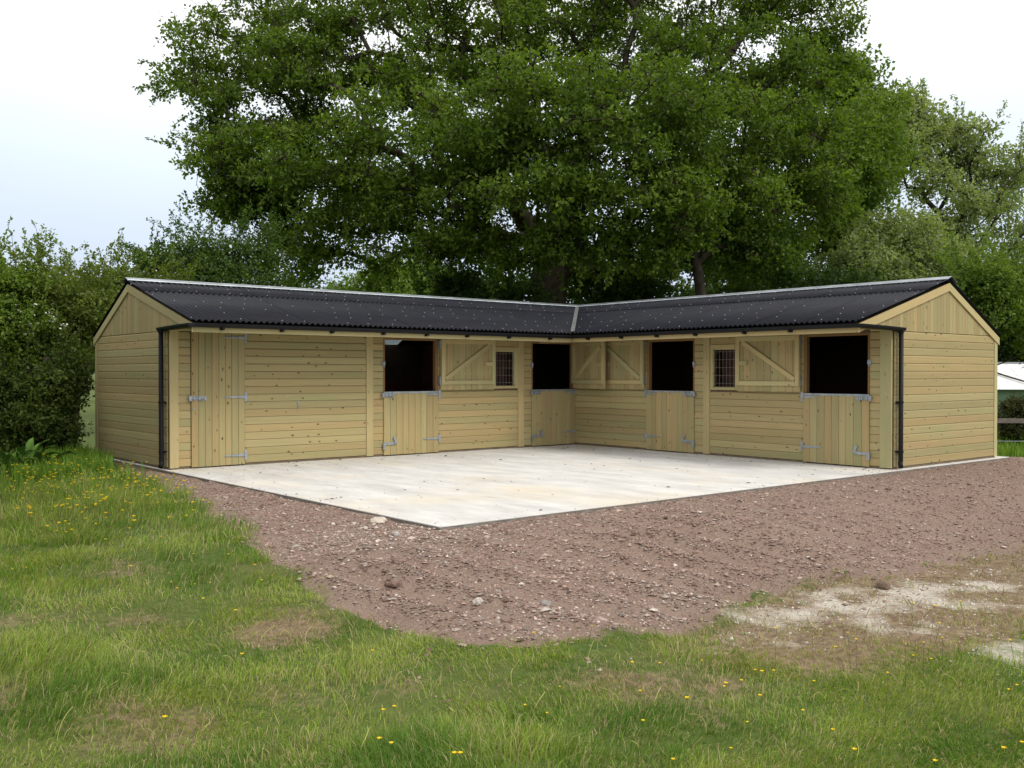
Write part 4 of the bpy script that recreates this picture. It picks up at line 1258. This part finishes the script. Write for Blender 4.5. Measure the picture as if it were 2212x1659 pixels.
fd = np.array([math.cos(YAW - math.pi / 2 - .1), math.sin(YAW - math.pi / 2 - .1), 0])
FFm = Matrix.Rotation(YAW - math.pi / 2 - .1, 4, 'Z')
for k in range(4):
    MB().box(-2.2 + 2.9 * k, -2.08 + 2.9 * k, 0, .09, -.1, 1.1).build('post', M_FW, fr, FFm)
MB().box(-2.4, 6.8, -.03, -.002, .76, .88).build('rail', M_FW, fr, FFm)
MB().tube([(-2.4, -.01, .30), (6.8, -.01, .30)], .006, 5).build('wire', M_GALV, fr, FFm)
plant('gorse_bush', 'brownish green scrub bush growing through the rail fence', 'bush', None, gpt(2200, 26.5),
      [lobe(2205, 880, 26.5, 26, 45, 8), lobe(2185, 925, 26.5, 28, 25, 6), lobe(2240, 900, 26.5, 40, 50, 8)], .35, 60, .07, ((0.06, 0.075, 0.022), (0.11, 0.11, 0.035), (0.15, 0.13, 0.06)), None, .04, seed=51)

# ------------------------------------------------------------------ gravel
def rand_stone_template(g):
    t = np.array([(1, 0, 0), (-1, 0, 0), (0, 1, 0), (0, -1, 0), (0, 0, 1), (0, 0, -1)], float)
    return t * g.uniform(.6, 1.2, (6, 1)) + g.normal(size=(6, 3)) * .22
OCT = np.array([(0, 2, 4), (2, 1, 4), (1, 3, 4), (3, 0, 4), (2, 0, 5), (1, 2, 5), (3, 1, 5), (0, 3, 5)])
def scatter_stones(n, seed):
    g = np.random.default_rng(seed)
    # more of them where they show larger
    m = n * 5
    x = g.uniform(-11.2, 4.8, m); y = g.uniform(-11.2, 3.2, m)
    dcam = np.hypot(x - CAM[0], y - CAM[1])
    inside = (x > SX0 - .02) & (y > SY0 - .02) & (x < SX1 + .05)
    sd_ = gravel_sd(x, y)
    pr = np.clip(sd_ * 2.2 + .25, 0, 1) * np.clip(8.5 / dcam, 0, 1) ** 2
    near_edge = np.exp(-((x + 5.5) / 3.5) ** 2 - ((y + 10.3) / .6) ** 2) * .12
    k = (~inside) & (g.random(m) < np.maximum(pr, near_edge))
    x, y = x[k][:n], y[k][:n]; dcam = dcam[k][:n]
    z = height(x, y)
    N_ = len(x)
    s = np.exp(g.normal(math.log(.0088), .45, N_)).clip(.004, .034)
    T = np.stack([rand_stone_template(g) for _ in range(24)])
    tt = T[g.integers(0, 24, N_)]
    a = g.uniform(0, 6.28, N_); ca, sa = np.cos(a), np.sin(a)
    v = tt * s[:, None, None] * np.stack([g.uniform(.8, 1.5, N_), g.uniform(.7, 1.1, N_), g.uniform(.4, .75, N_)], -1)[:, None, :]
    vx = v[..., 0] * ca[:, None] - v[..., 1] * sa[:, None]; vy = v[..., 0] * sa[:, None] + v[..., 1] * ca[:, None]
    V = np.stack([vx + x[:, None], vy + y[:, None], v[..., 2] + (z + s * .15)[:, None]], -1).reshape(-1, 3)
    F = (np.arange(N_)[:, None, None] * 6 + OCT[None]).reshape(-1, 3)
    pal = np.array([(0.255, 0.172, 0.138), (0.34, 0.240, 0.195), (0.175, 0.112, 0.090), (0.42, 0.335, 0.285), (0.29, 0.24, 0.21), (0.52, 0.46, 0.40)])
    grey = fbm(x * .9, y * .9, 61)
    w = g.random(N_)
    ci = np.where(w < .34, 0, np.where(w < .60, 1, np.where(w < .80, 2, np.where(w < .89, 3, np.where(w < .975, 4, 5)))))
    gp = np.exp(-((x + 9.1) ** 2 + (y + 7.0) ** 2) / .7) + np.exp(-((x + 9.5) ** 2 + (y + 9.8) ** 2) / .5) + np.exp(-((x + 8.2) ** 2 + (y + 9.9) ** 2) / .4)
    ci = np.where(g.random(N_) < gp * .38, g.choice([3, 4, 5], N_), ci)
    c = pal[ci] * g.uniform(.65, 1.35, (N_, 1))
    return V, F, np.repeat(c, 6, axis=0)
V, F, cc = scatter_stones(92000, 9)
_g = np.random.default_rng(19)
_x = _g.uniform(-9.2, -4.0, 90000); _y = _g.uniform(-12.3, -9.9, 90000)
_k = _g.random(90000) < chalk_mask(_x, _y) * .22
_x, _y = _x[_k], _y[_k]
_t = _g.random(220); _o = _g.exponential(.13, 220)
_ex = np.where(_g.random(220) < .5, 1, 0)
_sx = np.where(_ex, SX0 + _o, SX0 + _t * 8.4); _sy = np.where(_ex, SY0 + _t * 7.0, SY0 + _o)
_x = np.concatenate([_x, _sx]); _y = np.concatenate([_y, _sy]); _n = len(_x)
_T = np.stack([rand_stone_template(_g) for _ in range(24)])[_g.integers(0, 24, _n)]
_s = np.exp(_g.normal(math.log(.0055), .5, _n)).clip(.003, .018)
_V = (_T * _s[:, None, None] * np.array([1, 1, .7]) + np.stack([_x, _y, np.where((_x > SX0) & (_y > SY0), 0.0, height(_x, _y)) + _s * .2], -1)[:, None, :]).reshape(-1, 3)
F = np.concatenate([F, (np.arange(_n)[:, None, None] * 6 + OCT[None]).reshape(-1, 3) + len(V)])
V = np.concatenate([V, _V]); cc = np.concatenate([cc, np.repeat(np.where((np.arange(_n) < _n - 220)[:, None], np.array((0.60, 0.55, 0.47)), np.array((0.40, 0.32, 0.27))) * _g.uniform(.6, 1.15, (_n, 1)), 6, axis=0)])
tag(link('gravel', np_mesh('gravel', V, [F], cc), None, M_STONE), 'reddish crushed stone bank sloping down from the concrete slab', None, None, 'stuff')

# single stones that stand out
def big_stone(name, lab, px_w, size, col, seed, flat=.5):
    g = np.random.default_rng(seed)
    import bmesh
    bm = bmesh.new(); bmesh.ops.create_icosphere(bm, subdivisions=2, radius=1)
    sx, sy = size * g.uniform(.9, 1.2), size * g.uniform(.6, .8)
    for v in bm.verts:
        d_ = 1 + .28 * math.sin(v.co.x * 3.1 + seed) * math.cos(v.co.y * 2.7 + seed * 2) + g.normal() * .06
        v.co = Vector((v.co.x * sx * d_, v.co.y * sy * d_, max(-.5, v.co.z * d_) * size * flat))
    me_ = bpy.data.meshes.new(name); bm.to_mesh(me_); bm.free()
    x, y = px_w
    o = link(name, me_, None, plain(name + '_stone', col, .9, var=.3, scale=30, bump=.5), Matrix.Translation((x, y, float(height(x, y)) + size * flat * .35)) @ Matrix.Rotation(g.uniform(0, 6), 4, 'Z'))
    tag(o, lab, 'stone', 'larger stones on the gravel bank')
for i, a in enumerate((('flat_stone', 'flat pale stone against the slab edge left of its front corner', (-8.66, -6.30), .115, (0.50, 0.43, 0.35), .35),
        ('earth_clod', 'larger red-brown clod at the left edge of the gravel', (-9.78, -8.30), .065, (0.17, 0.105, 0.08), .5),
        ('earth_clod', 'smaller red-brown clod touching the larger clod', (-9.90, -8.36), .05, (0.16, 0.10, 0.075), .5),
        ('earth_clod', 'dull reddish lump up the bank from the two clods', (-9.57, -8.05), .055, (0.20, 0.13, 0.105), .5),
        ('pale_stone', 'pale grey stone low in the gravel below the slab corner', (-9.50, -9.0), .050, (0.48, 0.43, 0.38), .6),
        ('grey_stone', 'grey stone right of the pale grey stone', (-9.15, -9.36), .050, (0.28, 0.25, 0.23), .6),
        ('pink_stone', 'flat pinkish stone near the grass at the foot of the bank', (-8.95, -9.72), .062, (0.34, 0.25, 0.21), .4),
        ('dry_tuft_clod', 'round dark tufted clod above the chalky patch', (-6.20, -10.35), .065, (0.15, 0.10, 0.065), .8),
        ('pink_stone', 'pinkish stone half way up the right bank', (-6.9, -8.55), .055, (0.33, 0.23, 0.20), .5),
        ('pale_stone', 'pale stone at the top of the grey rubble heap', (-8.95, -7.05), .060, (0.42, 0.37, 0.33), .5))):
    big_stone(a[0], a[1], a[2], a[3], a[4], 70 + i, a[5])

# ------------------------------------------------------------------ grass
def blades(x, y, z, L, W_, lean, col, seed, az=None):
    g = np.random.default_rng(seed)
    n = len(x); a = g.uniform(0, 6.28, n) if az is None else az
    d = np.stack([np.cos(a), np.sin(a), np.zeros(n)], -1)
    # blade width turned at random
    b_ = g.uniform(0, 6.28, n); s = np.stack([np.cos(b_), np.sin(b_), np.zeros(n)], -1)
    P = np.stack([x, y, z], -1)
    up = np.array([0, 0, 1.])
    mid = P + up * (L * .58 * np.cos(lean * .5))[:, None] + d * (L * .58 * np.sin(lean * .5))[:, None]
    tip = mid + up * (L * .45 * np.cos(lean * 1.5))[:, None] + d * (L * .45 * np.sin(lean * 1.5))[:, None]
    h = (W_ * .5)[:, None]
    V = np.stack([P - s * h, P + s * h, mid - s * h * .8, mid + s * h * .8, tip], 1)
    b = np.arange(n)[:, None] * 5
    return V.reshape(-1, 3), b + np.array([[0, 1, 3, 2]]), b + np.array([[2, 3, 4]]), np.repeat(col, 5, axis=0)
def sample_field(n, dmin, dmax, seed, half=R(36), power=1.0):
    g = np.random.default_rng(seed)
    u = g.random(n)
    d = dmin * (dmax / dmin) ** u if power == 1.0 else (dmin ** .5 + u * (dmax ** .5 - dmin ** .5)) ** 2
    a = YAW + g.uniform(-half, half, n)
    return CAM[0] + d * np.cos(a), CAM[1] + d * np.sin(a), d, g
def grass_mask(x, y):
    onslab = (x > SX0 - .05) & (x < SX1 + .1) & (y > SY0 - .05) & (y < SY1 + .1)
    sd_ = gravel_sd(x, y)
    p = np.where(onslab, 0, 1 - sstep(-.12, .10, sd_))
    return p
nt = 46000
x, y, d, g = sample_field(nt, 3.3, 20, 101)
dry = dry_mask(x, y); ch = chalk_mask(x, y)
p = grass_mask(x, y) * (1 - .82 * dry) * (1 - .95 * np.clip(ch * 1.6, 0, 1)) * np.clip(3.0 * fbm(x * 1.9, y * 1.9, 91) - .62, .22, 1)
k = g.random(nt) < p
tx, ty, td, tdry = x[k], y[k], d[k], dry[k]
tall = sstep(.42, .70, fbm(tx * .9, ty * .9, 93)) * .6 + .40 * np.exp(-(((tx + 10.6) / 1.3) ** 2 + ((ty + 2.5) / 3.2) ** 2)) + .15
tall = tall * (.45 + 1.1 * sstep(.35, .68, fbm(tx * 3.1, ty * 3.1, 205))) * (1 - .6 * tdry) + g.random(len(tx)) * .12
nb = g.poisson(11, len(tx)).clip(4, 18)
K = np.repeat(np.arange(len(tx)), nb)
spread = .035 + .02 * td[K] / 6
bx = tx[K] + g.normal(size=len(K)) * spread; by = ty[K] + g.normal(size=len(K)) * spread
bz = height(bx, by) - .005
BL = (.028 + .092 * tall[K] * (1 + .5 * (ty[K] > -6.5))) * g.uniform(.5, 1.35, len(K))
BW = (.0022 + .00038 * td[K]) * g.uniform(.7, 1.3, len(K))
lean = np.abs(g.normal(size=len(K))) * .50 + .20 + .35 * fbm(tx * 2.1, ty * 2.1, 203)[K]
hue = np.clip((fbm(tx * 2.0, ty * 2.0, 95) - .5) * 2.6 + .5 + g.normal(size=len(tx)) * .16, 0, 1)[K]
c0, c1, c2 = np.array((0.088, 0.180, 0.020)), np.array((0.295, 0.380, 0.066)), np.array((0.46, 0.40, 0.20))
hue2 = np.clip(hue + g.normal(size=len(K)) * .15, 0, 1)[:, None]
col = c0 * (1 - hue2) + c1 * hue2
straw = (g.random(len(K)) < (.09 + .45 * tdry[K] + .16 * hue))[:, None]
col = np.where(straw, c2 * g.uniform(.6, 1.15, (len(K), 1)), col) * g.uniform(.8, 1.2, (len(K), 1))
az = (fbm(tx * .8, ty * .8, 201) * 14 + g.normal(size=len(tx)) * .5)[K] + g.normal(size=len(K)) * .75
V, F4, F3, cc = blades(bx, by, bz, BL, BW, lean, col, 5, az)
tag(link('grass', np_mesh('grass', V, [F4, F3], cc), None, M_GRASS), 'rough tufted meadow grass round the gravel', None, None, 'stuff')
# farther grass, longer and sparser, behind and left of the stable
x, y, d, g = sample_field(30000, 14, 60, 102, R(33), 2)
for a0_, a1_, d1_, n2_ in ((.385, .47, 55, 26000), (-.52, -.44, 40, 12000)):
    dd_ = 15.5 + (d1_ - 15.5) * g.random(n2_) ** 1.3; aa_ = YAW + g.uniform(a0_, a1_, n2_)
    x = np.concatenate([x, CAM[0] + dd_ * np.cos(aa_)]); y = np.concatenate([y, CAM[1] + dd_ * np.sin(aa_)]); d = np.concatenate([d, dd_])
k = (grass_mask(x, y) > .5) & ((x < -8.6) | (x > 3.6) | (y < -7))
x, y, d = x[k], y[k], d[k]
n_ = len(x)
hue = np.clip(fbm(x * .5, y * .5, 97) + g.normal(size=n_) * .2, 0, 1)[:, None]
col = (np.array((0.095, 0.20, 0.02)) * (1 - hue) + np.array((0.22, 0.33, 0.05)) * hue) * g.uniform(.8, 1.2, (n_, 1))
V, F4, F3, cc = blades(x, y, height(x, y) - .01, g.uniform(.12, .34, n_), .006 + d * .0008, np.abs(g.normal(size=n_)) * .3 + .1, col, 6)
tag(link('far_grass', np_mesh('far_grass', V, [F4, F3], cc), None, M_GRASS), 'longer meadow grass beyond the hedge gap and gable', None, None, 'stuff')
# dead thatch lying flat
x, y, d, g = sample_field(30000, 3.3, 13, 103)
p = grass_mask(x, y) * (.18 + .75 * dry_mask(x, y)) * (1 - np.clip(chalk_mask(x, y) * 1.3, 0, 1))
k = g.random(len(x)) < p
x, y, d = x[k], y[k], d[k]; n_ = len(x)
col = np.array((0.36, 0.30, 0.17)) * g.uniform(.45, 1.2, (n_, 1)) * np.array([1, 1, 1])
V, F4, F3, cc = blades(x, y, height(x, y) + .004, g.uniform(.05, .14, n_), .0025 + d * .0004, g.uniform(1.15, 1.5, n_), col, 7)
tag(link('dead_thatch', np_mesh('dead_thatch', V, [F4, F3], cc), None, M_GRASS), 'flattened straw-coloured dead grass in the thin patches', None, None, 'stuff')

# buttercups: thin stems and cupped yellow petals
def buttercups():
    g = np.random.default_rng(55)
    n = 7500
    x = g.uniform(-13.5, -8.7, n); y = g.uniform(-13.5, 2.5, n)
    w = .85 * np.exp(-(((x + 10.4) / 1.0) ** 2 + ((y + 2.6) / 3.0) ** 2)) + .05 + .10 * (fbm(x * 1.4, y * 1.4, 66) > .58)
    w = w * (fbm(x * 2.4, y * 2.4, 67) > .47)
    k = (g.random(n) < w * .62) & (grass_mask(x, y) > .8)
    x, y = x[k], y[k]
    x2 = g.uniform(-12.5, -7, 75); y2 = g.uniform(-13.5, -11.2, 75)
    x = np.concatenate([x, x2]); y = np.concatenate([y, y2]); n = len(x)
    z = height(x, y); hgt = g.uniform(.16, .32, n) + .10 * np.exp(-(((x + 10.4) / 1.2) ** 2 + ((y + 2.5) / 3.2) ** 2)); a = g.uniform(0, 6.28, n); ln = g.uniform(.0, .07, n)
    top = np.stack([x + np.cos(a) * ln, y + np.sin(a) * ln, z + hgt], -1)
    V1, F1 = tubes(np.stack([x, y, z], -1), top, np.full(n, .0016), np.full(n, .0011), 3)
    pet = 5
    K = np.repeat(np.arange(n), pet); q = np.tile(np.arange(pet), n) * 2 * math.pi / pet + g.uniform(0, 6, n)[K]
    D = np.stack([np.cos(q), np.sin(q), np.full(len(q), .9)], -1)
    s = (.0175 * g.uniform(.7, 1.3, n) * np.where(y > -6, 1.2, .72))[K]
    V2, F2, c2 = leaf_mesh(top[K], D, np.tile([0, 0, 1.], (len(K), 1)), s, s * 1.05, np.tile(np.array((0.88, 0.62, 0.012)), (len(K), 1)))
    V = np.concatenate([V1, V2]); cc = np.concatenate([np.tile(np.array((0.10, 0.16, 0.03)), (len(V1), 1)), c2])
    tag(link('buttercups', np_mesh('buttercups', V, [F1, F2 + len(V1)], cc), None, M_PETAL), 'small yellow buttercups scattered through the grass', None, None, 'stuff')
buttercups()

# curling pale seed stalks in the near grass
def stalks():
    g = np.random.default_rng(56); A = []; B = []; cols_ = []
    P2 = []; 
    for i in range(80):
        d_ = g.uniform(4.4, 7.2); a = YAW + g.uniform(-.5, .5)
        x, y = CAM[0] + d_ * math.cos(a), CAM[1] + d_ * math.sin(a)
        if float(grass_mask(np.array([x]), np.array([y]))[0]) < .8: continue
        p = np.array([x, y, float(height(x, y))]); az = g.uniform(0, 6.28); el = 1.4; seg = g.uniform(.010, .021)
        curl = g.uniform(.05, .45); tw = g.normal() * .25
        for q in range(9):
            nd = np.array([math.cos(az) * math.cos(el), math.sin(az) * math.cos(el), math.sin(el)])
            p2 = p + nd * seg; A.append(p); B.append(p2); p = p2; el -= curl * .6; az += tw
        if g.random() < .3: P2.append(p)
    A = np.array(A); B = np.array(B)
    V, F = tubes(A, B, np.full(len(A), .0020), np.full(len(A), .0017), 3)
    tag(link('grass_stalks', np_mesh('grass_stalks', V, [F], np.tile(np.array((0.50, 0.50, 0.16)), (len(V), 1))), None, M_GRASS), 'pale curling stalks standing in the near grass', None, None, 'stuff')
stalks()

# leaf litter, twigs and specks on the concrete
def litter():
    g = np.random.default_rng(57); n = 2200
    x = g.uniform(SX0 + .1, -.05, n); y = g.uniform(SY0 + .1, -.05, n)
    corner = np.exp(-(np.minimum(-x, -y)) / .55) * .8 + .05 + .22 * (fbm(x * 1.2, y * 1.2, 71) > .6)
    k = g.random(n) < corner; x, y = x[k], y[k]; n = len(x)
    L = np.exp(g.normal(math.log(.028), .5, n)).clip(.01, .11)
    a = g.uniform(0, 6.28, n)
    D = np.stack([np.cos(a), np.sin(a), np.full(n, .12)], -1)
    col = np.array((0.12, 0.085, 0.055)) * g.uniform(.4, 1.5, (n, 1))
    V, F, cc = leaf_mesh(np.stack([x, y, np.full(n, .006)], -1), D, np.tile([0, 0, 1.], (n, 1)), L, L * g.uniform(.15, .5, n), col)
    tag(link('leaf_litter', np_mesh('leaf_litter', V, [F], cc), None, M_LITTER), 'dry leaf bits and twigs strewn over the concrete', None, None, 'stuff')
litter()
